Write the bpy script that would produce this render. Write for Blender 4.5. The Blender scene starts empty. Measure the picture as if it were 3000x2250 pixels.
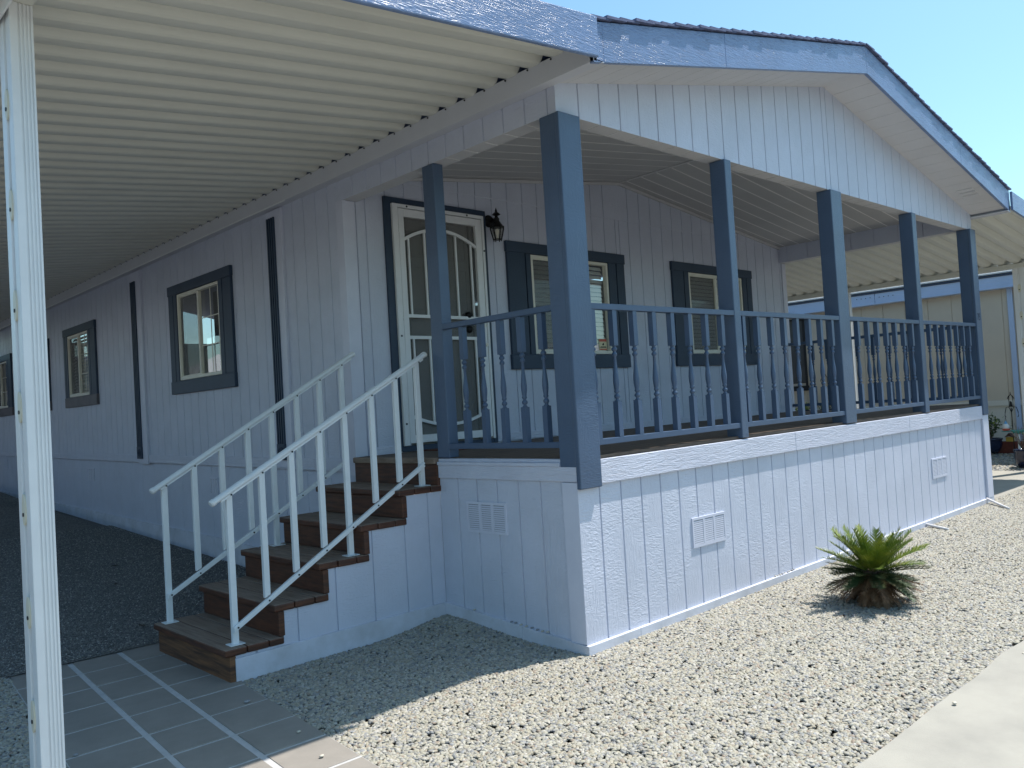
import bpy, bmesh, math, random
from mathutils import Vector, Matrix
random.seed(7)
R_ = math.radians
S = bpy.context.scene
COL = S.collection

# ------------------------------------------------------------------ camera
CAM = (-3.74798, -3.45547, 1.50263); YAW, PITCH, ROLL = -0.754304, 0.028414, -0.059545
F_ = Vector((-math.sin(YAW)*math.cos(PITCH), math.cos(YAW)*math.cos(PITCH), math.sin(PITCH)))
R0 = F_.cross(Vector((0, 0, 1))).normalized(); U0 = R0.cross(F_)
RR = R0*math.cos(ROLL) + U0*math.sin(ROLL); UU = RR.cross(F_)
cd = bpy.data.cameras.new('camera'); cam = bpy.data.objects.new('camera', cd); COL.objects.link(cam)
cam.matrix_world = Matrix(((RR.x, UU.x, -F_.x, CAM[0]), (RR.y, UU.y, -F_.y, CAM[1]), (RR.z, UU.z, -F_.z, CAM[2]), (0, 0, 0, 1)))
cd.sensor_width = 36; cd.lens = 2470.92/3000*36; cd.clip_end = 2000; cd.clip_start = .05
S.camera = cam

# ------------------------------------------------------------------ sky and sun
SUN = Vector((.41, -.172, 1.0)).normalized()
elev = math.asin(SUN.z); azi = math.atan2(SUN.x, SUN.y)
wd = bpy.data.worlds.new('World'); S.world = wd; wd.use_nodes = True
nt = wd.node_tree; nt.nodes.clear()
sk = nt.nodes.new('ShaderNodeTexSky'); sk.sky_type = 'NISHITA'; sk.sun_disc = False
sk.sun_elevation = elev; sk.sun_rotation = azi; sk.air_density = 1.15; sk.dust_density = 1.2; sk.ozone_density = 1.0
bg = nt.nodes.new('ShaderNodeBackground'); bg.inputs['Strength'].default_value = 0.13
wo = nt.nodes.new('ShaderNodeOutputWorld')
tint = nt.nodes.new('ShaderNodeMix'); tint.data_type = 'RGBA'; tint.blend_type = 'MULTIPLY'; tint.inputs['Factor'].default_value = 1
tint.inputs['B'].default_value = (.80, 1.05, 1.07, 1)
nt.links.new(sk.outputs[0], tint.inputs['A']); nt.links.new(tint.outputs['Result'], bg.inputs[0]); nt.links.new(bg.outputs[0], wo.inputs[0])
ld = bpy.data.lights.new('sun', 'SUN'); ld.energy = 4.4; ld.angle = R_(.53); ld.color = (1, .945, .87)
sun = bpy.data.objects.new('sun', ld); COL.objects.link(sun)
sun.rotation_euler = SUN.to_track_quat('Z', 'Y').to_euler(); sun.location = (6, -4, 12)
vs = S.view_settings; vs.view_transform = 'Standard'; vs.look = 'None'; vs.gamma = 1; vs.exposure = 0.62
S.cycles.max_bounces = 10; S.cycles.diffuse_bounces = 6

# ------------------------------------------------------------------ materials
def lin(r, g, b):
    return tuple(((c/255)/12.92 if c/255 <= .04045 else ((c/255+.055)/1.055)**2.4) for c in (r, g, b)) + (1,)

def mat(name, col, rough=.6, col2=None, cscale=3, grain=None, bump=0, bdist=.004, fine=None, metal=0, spec=.5, stretch=None, ccont=(.35, .65)):
    """grain: scale vector of an elongated noise used as relief; col2: second colour mixed by noise"""
    m = bpy.data.materials.new(name); m.use_nodes = True
    t = m.node_tree; b = t.nodes['Principled BSDF']
    b.inputs['Roughness'].default_value = rough; b.inputs['Metallic'].default_value = metal
    b.inputs['Specular IOR Level'].default_value = spec
    b.inputs['Base Color'].default_value = col
    tc = t.nodes.new('ShaderNodeTexCoord')
    if col2:
        mp = t.nodes.new('ShaderNodeMapping'); mp.inputs['Scale'].default_value = stretch or (1, 1, 1)
        t.links.new(tc.outputs['Object'], mp.inputs[0])
        n = t.nodes.new('ShaderNodeTexNoise'); n.inputs['Scale'].default_value = cscale; n.inputs['Detail'].default_value = 6
        n.inputs['Roughness'].default_value = .65
        t.links.new(mp.outputs[0], n.inputs['Vector'])
        r = t.nodes.new('ShaderNodeMapRange'); r.inputs['From Min'].default_value = ccont[0]; r.inputs['From Max'].default_value = ccont[1]
        mx = t.nodes.new('ShaderNodeMix'); mx.data_type = 'RGBA'
        mx.inputs['A'].default_value = col; mx.inputs['B'].default_value = col2
        t.links.new(n.outputs['Fac'], r.inputs['Value']); t.links.new(r.outputs[0], mx.inputs['Factor'])
        t.links.new(mx.outputs['Result'], b.inputs['Base Color'])
    if grain:
        mp = t.nodes.new('ShaderNodeMapping'); mp.inputs['Scale'].default_value = grain
        t.links.new(tc.outputs['Object'], mp.inputs[0])
        n = t.nodes.new('ShaderNodeTexNoise'); n.inputs['Scale'].default_value = 1; n.inputs['Detail'].default_value = 5
        n.inputs['Roughness'].default_value = .6; n.inputs['Distortion'].default_value = 1.2
        t.links.new(mp.outputs[0], n.inputs['Vector'])
        h = n.outputs['Fac']
        if fine:
            mp2 = t.nodes.new('ShaderNodeMapping'); mp2.inputs['Scale'].default_value = fine
            t.links.new(tc.outputs['Object'], mp2.inputs[0])
            n2 = t.nodes.new('ShaderNodeTexNoise'); n2.inputs['Scale'].default_value = 1; n2.inputs['Detail'].default_value = 3
            n2.inputs['Distortion'].default_value = .8
            t.links.new(mp2.outputs[0], n2.inputs['Vector'])
            # patches of one relief or the other
            n3 = t.nodes.new('ShaderNodeTexNoise'); n3.inputs['Scale'].default_value = 4.0
            t.links.new(tc.outputs['Object'], n3.inputs['Vector'])
            r3 = t.nodes.new('ShaderNodeMapRange'); r3.inputs['From Min'].default_value = .42; r3.inputs['From Max'].default_value = .58
            t.links.new(n3.outputs['Fac'], r3.inputs['Value'])
            mx2 = t.nodes.new('ShaderNodeMix'); mx2.data_type = 'FLOAT'
            t.links.new(r3.outputs[0], mx2.inputs['Factor']); t.links.new(n.outputs['Fac'], mx2.inputs['A']); t.links.new(n2.outputs['Fac'], mx2.inputs['B'])
            h = mx2.outputs['Result']
        bp = t.nodes.new('ShaderNodeBump'); bp.inputs['Strength'].default_value = bump; bp.inputs['Distance'].default_value = bdist
        t.links.new(h, bp.inputs['Height']); t.links.new(bp.outputs[0], b.inputs['Normal'])
    return m

SIDC = (.555, .585, .69, 1); SIDC2 = (.505, .535, .63, 1)
M = {}
# embossed hardboard siding: vertical grain with patches of short ripples
M['sid_x'] = mat('siding_paint_front', SIDC, .42, SIDC2, 2.2, grain=(75, 40, 8), bump=.62, bdist=.008, fine=(30, 30, 80), spec=.5)
M['sid_y'] = mat('siding_paint_side', SIDC, .42, SIDC2, 2.2, grain=(40, 75, 8), bump=.8, bdist=.008, fine=(24, 24, 90), spec=.5)
M['trim'] = mat('trim_paint', (.59, .612, .715, 1), .42, (.54, .56, .66, 1), 3, grain=(9, 9, 75), bump=1., bdist=.009, spec=.5)
M['trimv'] = mat('trim_paint_upright', (.59, .612, .715, 1), .42, (.54, .56, .66, 1), 3, grain=(60, 60, 7), bump=.35, bdist=.004)
M['base'] = mat('base_board_paint', (.57, .59, .67, 1), .6, (.44, .45, .49, 1), 5, grain=(14, 14, 70), bump=.3, ccont=(.4, .75))
M['smooth'] = mat('smooth_paint', (.58, .59, .64, 1), .5, (.55, .56, .60, 1), 2, grain=(12, 12, 12), bump=.08)
M['soffit'] = mat('soffit_paint', (.58, .575, .59, 1), .55, (.54, .535, .55, 1), 2.5, grain=(10, 10, 10), bump=.08)
M['ceil'] = mat('ceiling_paint', (.50, .495, .50, 1), .6, (.46, .455, .46, 1), 2)
M['leafdry'] = mat('dry_leaf_brown', (.05, .035, .022, 1), .8)
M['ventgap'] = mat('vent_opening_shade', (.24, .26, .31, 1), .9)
M['seam'] = mat('pale_seam', (.80, .78, .77, 1), .6)  # groove floors coloured paler than the boards around them
M['blue'] = mat('blue_paint', (.066, .106, .178, 1), .36, (.058, .093, .157, 1), 3, grain=(60, 60, 14), bump=.5, bdist=.005, fine=(22, 22, 95), spec=.55)
M['bluerail'] = mat('blue_paint_rail', (.060, .098, .172, 1), .40, (.052, .087, .15, 1), 4, grain=(14, 30, 40), bump=.12, bdist=.003, spec=.5)
M['bluetrim'] = mat('dark_blue_trim_paint', (.020, .042, .080, 1), .5, (.016, .034, .066, 1), 4, grain=(70, 70, 11), bump=.45, bdist=.004, fine=(25, 25, 90))
M['bluetrimh'] = mat('dark_blue_trim_paint_level', (.022, .045, .085, 1), .48, (.017, .036, .07, 1), 4, grain=(9, 9, 85), bump=.5, bdist=.004)
M['fascia'] = mat('fascia_blue_paint', (.17, .245, .42, 1), .28, (.15, .215, .37, 1), 3, grain=(8, 8, 75), bump=.9, bdist=.008, fine=(16, 16, 130), spec=.6)
M['alum'] = mat('cream_aluminium', (.65, .65, .59, 1), .42, (.60, .60, .545, 1), 1.2, grain=(.6, 6, 2), bump=.03, stretch=(1, 3, 1))
M['white'] = mat('white_enamel', (.75, .76, .77, 1), .36, (.70, .71, .72, 1), 4, grain=(30, 30, 6), bump=.04)
M['railw'] = mat('white_rail_aluminium', (.74, .77, .79, 1), .38, (.69, .72, .74, 1), 6, grain=(30, 30, 6), bump=.06)
M['cream'] = mat('cream_plastic', (.66, .62, .50, 1), .5)
M['vinyl'] = mat('almond_window_frame', (.74, .71, .62, 1), .45, (.68, .65, .56, 1), 6)
M['black'] = mat('black_metal', (.004, .004, .005, 1), .45, spec=.3)
M['dark'] = mat('dark_gap', (.012, .012, .013, 1), .8)
M['screw'] = mat('screw_head', (.02, .022, .028, 1), .4, metal=.3)
M['screen'] = mat('insect_screen', (.075, .075, .072, 1), .8, (.05, .05, .05, 1), 2)
M['doorp'] = mat('inner_door_paint', (.36, .365, .36, 1), .6, (.31, .315, .31, 1), 2)
M['brown'] = mat('red_brown_stained_wood', (.105, .035, .015, 1), .45, (.042, .015, .008, 1), 5, grain=(6, 5, 90), bump=.4, stretch=(1, 1, 9), ccont=(.38, .62))
M['brownx'] = mat('worn_first_riser_wood', (.19, .085, .035, 1), .55, (.055, .024, .013, 1), 3, grain=(20, 4, 60), bump=.4, stretch=(3, .8, 14), ccont=(.42, .6))
M['tread'] = mat('weathered_tread_wood', (.26, .20, .155, 1), .7, (.15, .10, .07, 1), 4, grain=(90, 5, 40), bump=.35, stretch=(14, 1, 4), ccont=(.35, .7))
M['deck'] = mat('weathered_deck_wood', (.16, .115, .082, 1), .75, (.08, .055, .04, 1), 3, grain=(5, 90, 40), bump=.35, stretch=(1, 16, 4))
M['shingle'] = mat('asphalt_shingle', (.115, .14, .25, 1), .85, (.08, .10, .18, 1), 30, grain=(200, 200, 200), bump=.5)
M['blind'] = mat('window_blind', (.74, .73, .69, 1), .6)
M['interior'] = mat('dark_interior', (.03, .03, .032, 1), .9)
M['beige'] = mat('beige_siding_paint', (.53, .46, .365, 1), .6, (.49, .425, .34, 1), 2, grain=(40, 60, 6), bump=.2)
M['pale'] = mat('pale_siding_paint', (.62, .58, .50, 1), .6, (.57, .54, .47, 1), 2, grain=(40, 60, 6), bump=.2)
M['iceblue'] = mat('ice_blue_paint', (.40, .49, .66, 1), .5, (.37, .46, .62, 1), 2)
M['palestone'] = mat('pale_shingle', (.55, .56, .55, 1), .85, (.40, .41, .42, 1), 12)
M['glazed'] = mat('dark_blue_glazed_pot', (.012, .018, .045, 1), .12)
M['terra'] = mat('red_brick', (.16, .035, .02, 1), .8, (.10, .025, .015, 1), 12, grain=(60, 60, 60), bump=.4)
M['leafd'] = mat('dark_leaf', (.035, .07, .025, 1), .5, (.06, .10, .03, 1), 20)
M['leafl'] = mat('light_leaf', (.16, .25, .04, 1), .5, (.28, .34, .06, 1), 20)
M['twig'] = mat('bare_twig', (.12, .09, .07, 1), .8)
M['trunk'] = mat('shaggy_trunk', (.10, .06, .035, 1), .9, (.05, .03, .018, 1), 30, grain=(60, 60, 30), bump=.8)
M['palm'] = mat('palm_green', (.075, .130, .016, 1), .45, (.20, .235, .025, 1), 7, spec=.5, ccont=(.4, .62))
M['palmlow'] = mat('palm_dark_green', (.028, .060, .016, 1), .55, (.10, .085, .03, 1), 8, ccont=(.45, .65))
M['palmdry'] = mat('palm_dry_brown', (.22, .13, .07, 1), .7, (.11, .06, .03, 1), 8)
M['red'] = mat('red_ink', (.55, .09, .05, 1), .5); M['paper'] = mat('cream_paper', (.68, .60, .38, 1), .5)
M['teal'] = mat('teal_ceramic', (.03, .30, .27, 1), .3); M['yellow'] = mat('yellow_paint', (.50, .33, .05, 1), .6)
M['skyblue'] = mat('light_blue_paint', (.15, .38, .62, 1), .5); M['gwhite'] = mat('ornament_white', (.75, .73, .7, 1), .5)
M['matred'] = mat('red_brown_mat', (.12, .035, .025, 1), .95, (.07, .03, .02, 1), 40, grain=(200, 200, 200), bump=.6)
M['pvc'] = mat('painted_pipe', (.62, .61, .62, 1), .5)
M['numblue'] = mat('number_dark_blue', (.02, .035, .07, 1), .5)

def glassmat(name, tint=(.9, .93, .95, 1), ior=1.9):
    m = bpy.data.materials.new(name); m.use_nodes = True; t = m.node_tree; t.nodes.clear()
    o = t.nodes.new('ShaderNodeOutputMaterial'); tr = t.nodes.new('ShaderNodeBsdfTransparent'); tr.inputs[0].default_value = tint
    g = t.nodes.new('ShaderNodeBsdfGlossy'); g.inputs['Roughness'].default_value = .015
    lw = t.nodes.new('ShaderNodeLayerWeight'); pw = t.nodes.new('ShaderNodeMath'); pw.operation = 'POWER'; pw.inputs[1].default_value = 3
    fr = t.nodes.new('ShaderNodeMath'); fr.operation = 'MULTIPLY_ADD'; fr.inputs[1].default_value = .75; fr.inputs[2].default_value = .16 if ior > 1.6 else .05; fr.use_clamp = True
    t.links.new(lw.outputs['Facing'], pw.inputs[0]); t.links.new(pw.outputs[0], fr.inputs[0])
    n = t.nodes.new('ShaderNodeTexNoise'); n.inputs['Scale'].default_value = 2.5
    tc = t.nodes.new('ShaderNodeTexCoord'); t.links.new(tc.outputs['Object'], n.inputs['Vector'])
    b = t.nodes.new('ShaderNodeBump'); b.inputs['Strength'].default_value = .05; b.inputs['Distance'].default_value = .02
    t.links.new(n.outputs['Fac'], b.inputs['Height']); t.links.new(b.outputs[0], g.inputs['Normal'])
    mx = t.nodes.new('ShaderNodeMixShader'); t.links.new(fr.outputs[0], mx.inputs[0])
    t.links.new(tr.outputs[0], mx.inputs[1]); t.links.new(g.outputs[0], mx.inputs[2]); t.links.new(mx.outputs[0], o.inputs[0])
    return m
M['glass'] = glassmat('window_glass'); M['lglass'] = glassmat('lantern_glass', (.95, .93, .85, 1), 1.5)

# see-through screens over the entry door
def meshmat():
    m = bpy.data.materials.new('door_screen'); m.use_nodes = True; t = m.node_tree; t.nodes.clear()
    o = t.nodes.new('ShaderNodeOutputMaterial'); tr = t.nodes.new('ShaderNodeBsdfTransparent')
    d = t.nodes.new('ShaderNodeBsdfDiffuse'); d.inputs[0].default_value = (.22, .22, .215, 1)
    mx = t.nodes.new('ShaderNodeMixShader'); mx.inputs[0].default_value = .38
    t.links.new(tr.outputs[0], mx.inputs[1]); t.links.new(d.outputs[0], mx.inputs[2]); t.links.new(mx.outputs[0], o.inputs[0])
    return m
M['mesh'] = meshmat()

# ------------------------------------------------------------------ mesh helpers
I3 = lambda u, n, z: (u, n, z)
class MB:
    def __init__(s, T=None): s.v = []; s.f = []; s.seam = set(); s.T = T or (lambda a, b, c: (a, b, c))
    def add(s, vs_, fs):
        o = len(s.v); s.v += [s.T(*p) for p in vs_]; s.f += [tuple(i+o for i in f) for f in fs]
    def box(s, x0, x1, y0, y1, z0, z1):
        s.add([(x0, y0, z0), (x1, y0, z0), (x1, y1, z0), (x0, y1, z0), (x0, y0, z1), (x1, y0, z1), (x1, y1, z1), (x0, y1, z1)],
              [(0, 3, 2, 1), (4, 5, 6, 7), (0, 1, 5, 4), (1, 2, 6, 5), (2, 3, 7, 6), (3, 0, 4, 7)])
    def hexa(s, p8):
        s.add(p8, [(0, 3, 2, 1), (4, 5, 6, 7), (0, 1, 5, 4), (1, 2, 6, 5), (2, 3, 7, 6), (3, 0, 4, 7)])
    def prism(s, poly, a0, a1, axis='y'):
        n = len(poly)
        f = {'y': lambda p, a: (p[0], a, p[1]), 'x': lambda p, a: (a, p[0], p[1]), 'z': lambda p, a: (p[0], p[1], a)}[axis]
        s.add([f(p, a0) for p in poly] + [f(p, a1) for p in poly],
              [tuple(range(n))[::-1], tuple(range(n, 2*n))] + [(i, (i+1) % n, n+(i+1) % n, n+i) for i in range(n)])
    def quad(s, a, b, c, d): s.add([a, b, c, d], [(0, 1, 2, 3)])
    def tube(s, pts, r, k=8, cap=True, sq=None):
        pts = [Vector(p) for p in pts]; rs = r if isinstance(r, (list, tuple)) else [r]*len(pts)
        ring = []; up = Vector((0, 0, 1)); vs_ = []; fs = []
        for i, p in enumerate(pts):
            d = (pts[min(i+1, len(pts)-1)] - pts[max(i-1, 0)]).normalized()
            a = d.cross(up)
            if a.length < 1e-3: a = d.cross(Vector((0, 1, 0)))
            a.normalize(); b = a.cross(d)
            for j in range(k):
                t = 2*math.pi*(j+.5)/k
                q = p + a*math.cos(t)*rs[i]*(sq[0] if sq else 1) + b*math.sin(t)*rs[i]*(sq[1] if sq else 1)
                vs_.append(tuple(q))
        for i in range(len(pts)-1):
            for j in range(k): fs.append((i*k+j, i*k+(j+1) % k, (i+1)*k+(j+1) % k, (i+1)*k+j))
        if cap: fs.append(tuple(range(k))[::-1]); fs.append(tuple(range((len(pts)-1)*k, len(pts)*k)))
        s.add(vs_, fs)
    def lathe(s, c, prof, k=16):
        vs_ = []; fs = []
        for (r, z) in prof:
            for j in range(k):
                t = 2*math.pi*j/k; vs_.append((c[0]+r*math.cos(t), c[1]+r*math.sin(t), c[2]+z))
        for i in range(len(prof)-1):
            for j in range(k): fs.append((i*k+j, i*k+(j+1) % k, (i+1)*k+(j+1) % k, (i+1)*k+j))
        fs.append(tuple(range(k))[::-1]); fs.append(tuple(range((len(prof)-1)*k, len(prof)*k)))
        s.add(vs_, fs)
    def build(s, name, m, parent=None, bevel=0, smooth=False, label=None, recalc=True, at=None, seam=None):
        me = bpy.data.meshes.new(name)
        off = Vector((0, 0, 0)); o_loc = Vector((0, 0, 0))
        if parent is not None:
            p = parent
            while p is not None: off += p.location; p = p.parent
        if at is not None: o_loc = Vector(at) - off; off = Vector(at)
        me.from_pydata([tuple(Vector(v)-off) for v in s.v], [], s.f); me.update()
        if recalc:
            bm = bmesh.new(); bm.from_mesh(me); bmesh.ops.recalc_face_normals(bm, faces=bm.faces); bm.to_mesh(me); bm.free()
        o = bpy.data.objects.new(name, me); COL.objects.link(o); o.location = o_loc
        if parent is not None: o.parent = parent
        me.materials.append(M[m] if isinstance(m, str) else m)
        if seam:
            me.materials.append(M[seam])
            for k in s.seam: me.polygons[k].material_index = 1
        if smooth:
            for pl in me.polygons: pl.use_smooth = True
        if bevel:
            b = o.modifiers.new('bevel', 'BEVEL'); b.width = bevel; b.segments = 2; b.limit_method = 'ANGLE'; b.angle_limit = R_(40)
        if label: o['label'] = label
        return o

def thing(name, label, cat, loc=(0, 0, 0), group=None):
    o = bpy.data.objects.new(name, None); COL.objects.link(o); o.location = loc; o.empty_display_size = .1
    o['label'] = label; o['category'] = cat
    if group: o['group'] = group
    return o
def tag(o, label, cat, group=None, kind=None):
    o['label'] = label; o['category'] = cat
    if group: o['group'] = group
    if kind: o['kind'] = kind
    return o
def struct(o, kind='structure'): o['kind'] = kind; return o
def part(name, m, parent, *boxes, T=None, **kw):
    b = MB(T)
    for x in boxes: b.box(*x)
    return b.build(name, m, parent, **kw)
def dup(o, parent, loc=None, name=None):
    c = o.copy(); COL.objects.link(c); c.parent = parent
    if loc is not None: c.location = loc
    for ch in list(o.children): dup(ch, c)
    return c

def siding(mb, u0, u1, grooves, zlo, zhi, n0=0., gw=.014, gd=.010, holes=(), extra=()):
    """vertical grooved siding sheet in the (u, n, z) frame of mb.T"""
    if not callable(zlo): zlo = (lambda c: (lambda u: c))(zlo)
    if not callable(zhi): zhi = (lambda c: (lambda u: c))(zhi)
    bp = {round(u0, 4): n0, round(u1, 4): n0}
    for g in grooves:
        if u0+gw < g < u1-gw:
            for du, n in ((-gw/2, n0), (-gw/2+.003, n0-gd), (gw/2-.003, n0-gd), (gw/2, n0)): bp[round(g+du, 4)] = n
    ks = sorted(bp)
    def nat(u):
        for a, b in zip(ks, ks[1:]):
            if a <= u <= b: return bp[a] + (bp[b]-bp[a])*((u-a)/(b-a) if b > a else 0)
        return n0
    more = [h for hh in holes for h in hh[:2]] + list(extra)
    for u in more:
        if u0 < u < u1 and round(u, 4) not in bp: bp[round(u, 4)] = nat(u)
    ks = sorted(bp)
    for a, b in zip(ks, ks[1:]):
        mid = (a+b)/2; zs = [(zlo(a), zlo(b))]; iv = []
        cuts = sorted((h[2], h[3]) for h in holes if h[0] <= mid <= h[1])
        lo = (zlo(a), zlo(b))
        for c0, c1 in cuts: iv.append((lo, (c0, c0))); lo = (c1, c1)
        iv.append((lo, (zhi(a), zhi(b))))
        for l, h in iv:
            if n0 - bp[a] > gd*.9 and n0 - bp[b] > gd*.9: mb.seam.add(len(mb.f))
            mb.quad((a, bp[a], l[0]), (b, bp[b], l[1]), (b, bp[b], h[1]), (a, bp[a], h[0]))

W = 7.11; D = 2.4225; SL = .0068; RS = .213; YB = 16.0
ti = lambda x: SL*x                       # the porch sits very slightly out of level
soff = lambda x: 3.462 + RS*min(x, W-x)   # soffit plane height over x
TF = lambda u, n, z: (u, -n, z)           # frame of walls facing the street
TFD = lambda u, n, z: (u, D-n, z)         # frame of the door wall
TS = lambda u, n, z: (-n, u, z)           # frame of the carport side wall
TR = lambda u, n, z: (W+n, u, z)

# ------------------------------------------------------------------ ground
def sm(a, b, t):
    t = max(0, min(1, (t-a)/(b-a))); return t*t*(3-2*t)
def gz(x, y):
    z = .0105*max(0, min(x, 10.2)) + .095*max(0, min(x-10.2, 2.1))
    left = 1 - sm(-.2, .4, x)
    z += left*.057*max(0, min(y, 14)-2.5)
    z -= .008*(1-sm(-1.7, -.9, x))*sm(-6, -3, y)*(1 if y < 2.6 else 0)
    z += .065*math.exp(-(min(0, x)/.35)**2)*sm(.35, 1.4, y)*(1 if -1.6 < x <= .05 and y < 1.5 else 0)
    return z
def sheet(name, x0, x1, y0, y1, dx, dz, m, inside=None, edge=None):
    mb = MB(); nx = max(1, round((x1-x0)/dx)); ny = max(1, round((y1-y0)/dx))
    vs_ = []; fs = []
    for j in range(ny+1):
        for i in range(nx+1):
            x = x0+(x1-x0)*i/nx; y = y0+(y1-y0)*j/ny
            if edge: x, y = edge(x, y, i/nx, j/ny)
            vs_.append((x, y, gz(x, y)+dz))
    for j in range(ny):
        for i in range(nx): 
            fs.append((j*(nx+1)+i, j*(nx+1)+i+1, (j+1)*(nx+1)+i+1, (j+1)*(nx+1)+i))
    mb.add(vs_, fs); return struct(mb.build(name, m, recalc=False))

def stonebase(name, ca, cb, cc, scale, bump):
    m = bpy.data.materials.new(name); m.use_nodes = True; t = m.node_tree; b = t.nodes['Principled BSDF']; b.inputs['Roughness'].default_value = .85
    tc = t.nodes.new('ShaderNodeTexCoord')
    v = t.nodes.new('ShaderNodeTexVoronoi'); v.inputs['Scale'].default_value = scale
    t.links.new(tc.outputs['Object'], v.inputs['Vector'])
    r = t.nodes.new('ShaderNodeValToRGB'); e = r.color_ramp.elements
    e[0].position = 0; e[0].color = ca; e[1].position = 1; e[1].color = cb
    q = e.new(.5); q.color = cc
    sp = t.nodes.new('ShaderNodeSeparateColor'); t.links.new(v.outputs['Color'], sp.inputs[0]); t.links.new(sp.outputs[0], r.inputs[0])
    n = t.nodes.new('ShaderNodeTexNoise'); n.inputs['Scale'].default_value = 1.3; n.inputs['Detail'].default_value = 8
    t.links.new(tc.outputs['Object'], n.inputs['Vector'])
    hs = t.nodes.new('ShaderNodeMix'); hs.data_type = 'RGBA'; hs.blend_type = 'MULTIPLY'; hs.inputs['Factor'].default_value = .55
    t.links.new(r.outputs[0], hs.inputs['A']); t.links.new(n.outputs['Fac'], hs.inputs['B']); 
    t.links.new(hs.outputs['Result'], b.inputs['Base Color'])
    bu = t.nodes.new('ShaderNodeBump'); bu.inputs['Strength'].default_value = bump; bu.inputs['Distance'].default_value = .012; bu.invert = True
    t.links.new(v.outputs['Distance'], bu.inputs['Height']); t.links.new(bu.outputs[0], b.inputs['Normal'])
    return m
M['gbase'] = stonebase('shaded_bed_soil', (.06, .057, .05, 1), (.13, .12, .105, 1), (.09, .085, .075, 1), 70, 1)  # bed soil darkened to stand for the shade between pebbles
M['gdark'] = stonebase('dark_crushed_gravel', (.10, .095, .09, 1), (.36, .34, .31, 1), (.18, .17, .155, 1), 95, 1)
M['ggrey'] = stonebase('grey_gravel', (.16, .17, .19, 1), (.50, .50, .50, 1), (.26, .27, .29, 1), 35, 1)
M['soil'] = mat('far_ground', (.30, .28, .25, 1), .9, (.25, .235, .21, 1), 1.5, grain=(30, 30, 30), bump=.3)
M['conc'] = mat('pale_concrete', (.33, .315, .275, 1), .8, (.24, .23, .205, 1), 1.6, grain=(90, 90, 90), bump=.3, bdist=.004, ccont=(.40, .75))
M['asph'] = mat('road_asphalt', (.06, .06, .062, 1), .9, (.045, .045, .048, 1), 3, grain=(120, 120, 120), bump=.5)
M['tile'] = mat('paver_tile', (.28, .252, .222, 1), .65, (.215, .198, .175, 1), 3.5, grain=(25, 25, 25), bump=.25, ccont=(.3, .7))
M['grout'] = mat('pale_grout', (.50, .49, .48, 1), .85, (.41, .405, .40, 1), 12)

gr = sheet('ground', -80, 90, -80, 90, 5, -.75, 'soil')
for v in gr.data.vertices: v.co.z = -.75 if (-20 < v.co.x < 25 and -15 < v.co.y < 25) else -.02
def bed_edge(x, y, i, j): return (x, y + (.02*math.sin(x*5.1)+.012*math.sin(x*13)) if j == 0 else y)
bedx = lambda y: -1.70+.09*y
sheet('shaded_bed_soil', -1.72, 11.0, -2.0, 1.36, .12, -.022, 'gbase', edge=lambda x, y, i, j: (x + (1-i)*(.09*y+.01*math.sin(y*9)), y))
sheet('left_gravel_soil', -9.0, -2.70, -6, 2.66, .3, -.012, 'gbase', edge=lambda x, y, i, j: (x+i*.088*max(y, -3), y))
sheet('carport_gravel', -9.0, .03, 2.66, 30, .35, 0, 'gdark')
# street-side concrete and the neighbouring driveway
mb = MB(); mb.box(-6, 14, -3.6, -1.87, -.25, .012)
N = 60
sw = sheet('sidewalk', -7, 16, -4.6, -1.87, .25, .016, 'conc', edge=lambda x, y, i, j: (x, y + (.012*math.sin(x*7)+.008*math.sin(x*17) if j == 1 else 0)))
sheet('driveway', 7.16, 10.3, .02, 14, .4, .006, 'conc')
sheet('right_gravel', 10.3, 14.5, .3, 14, .35, .0, 'ggrey')
sheet('road', -20, 30, -12, -4.6, 2, -.03, 'asph')
# gravel soil under the house and everything behind
sheet('yard_soil', -20, -9, -4.6, 25, 2, -.02, 'soil')
sheet('side_yard', 14.5, 30, -4.6, 25, 2, -.02, 'soil')

# tiled walkway to the steps
pr = lambda y: -1.70+.092*y; pl = lambda y: -2.705+.088*y
w1 = lambda y: -2.02+.078*y; w2 = lambda y: -2.33+.078*y
PX = [(pl, lambda y: w2(y)-.016), (lambda y: w2(y)+.016, lambda y: w1(y)-.017), (lambda y: w1(y)+.017, lambda y: pr(y) if y < 1.3 else pr(1.3)+.12)]
mb = MB(); gb = MB()
ys = [2.68] + [2.33-.3575*k for k in range(16)]
for a, b in zip(ys, ys[1:]):
    y1, y0 = a-.011, b+.011
    for L, Rt in PX:
        j = random.uniform(-.0012, .0012)
        mb.hexa([(L(y0), y0, -.03), (Rt(y0), y0, -.03), (Rt(y1), y1, -.03), (L(y1), y1, -.03),
                 (L(y0), y0, .004+j), (Rt(y0), y0, .004+j), (Rt(y1), y1, .004+j), (L(y1), y1, .004+j)])
wk = struct(mb.build('walkway_tiles', 'tile', bevel=.002))
y0, y1 = ys[-1], ys[0]
gb.hexa([(pl(y0), y0, -.2), (pr(y0), y0, -.2), (pr(1.3)+.13, y1, -.2), (pl(y1), y1, -.2), (pl(y0), y0, .0), (pr(y0), y0, .0), (pr(1.3)+.13, y1, .0), (pl(y1), y1, .0)])
gb.v = gb.v[:0]; gb.f = []
gb.prism([(pl(y0)-.004, y0), (pr(y0)+.004, y0), (pr(1.345)+.004, 1.345), (pr(1.3)+.124, 1.35), (pr(1.3)+.124, y1), (pl(y1)-.004, y1)], -.2, .0, 'z')
struct(gb.build('walkway_grout', 'grout'))

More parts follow.
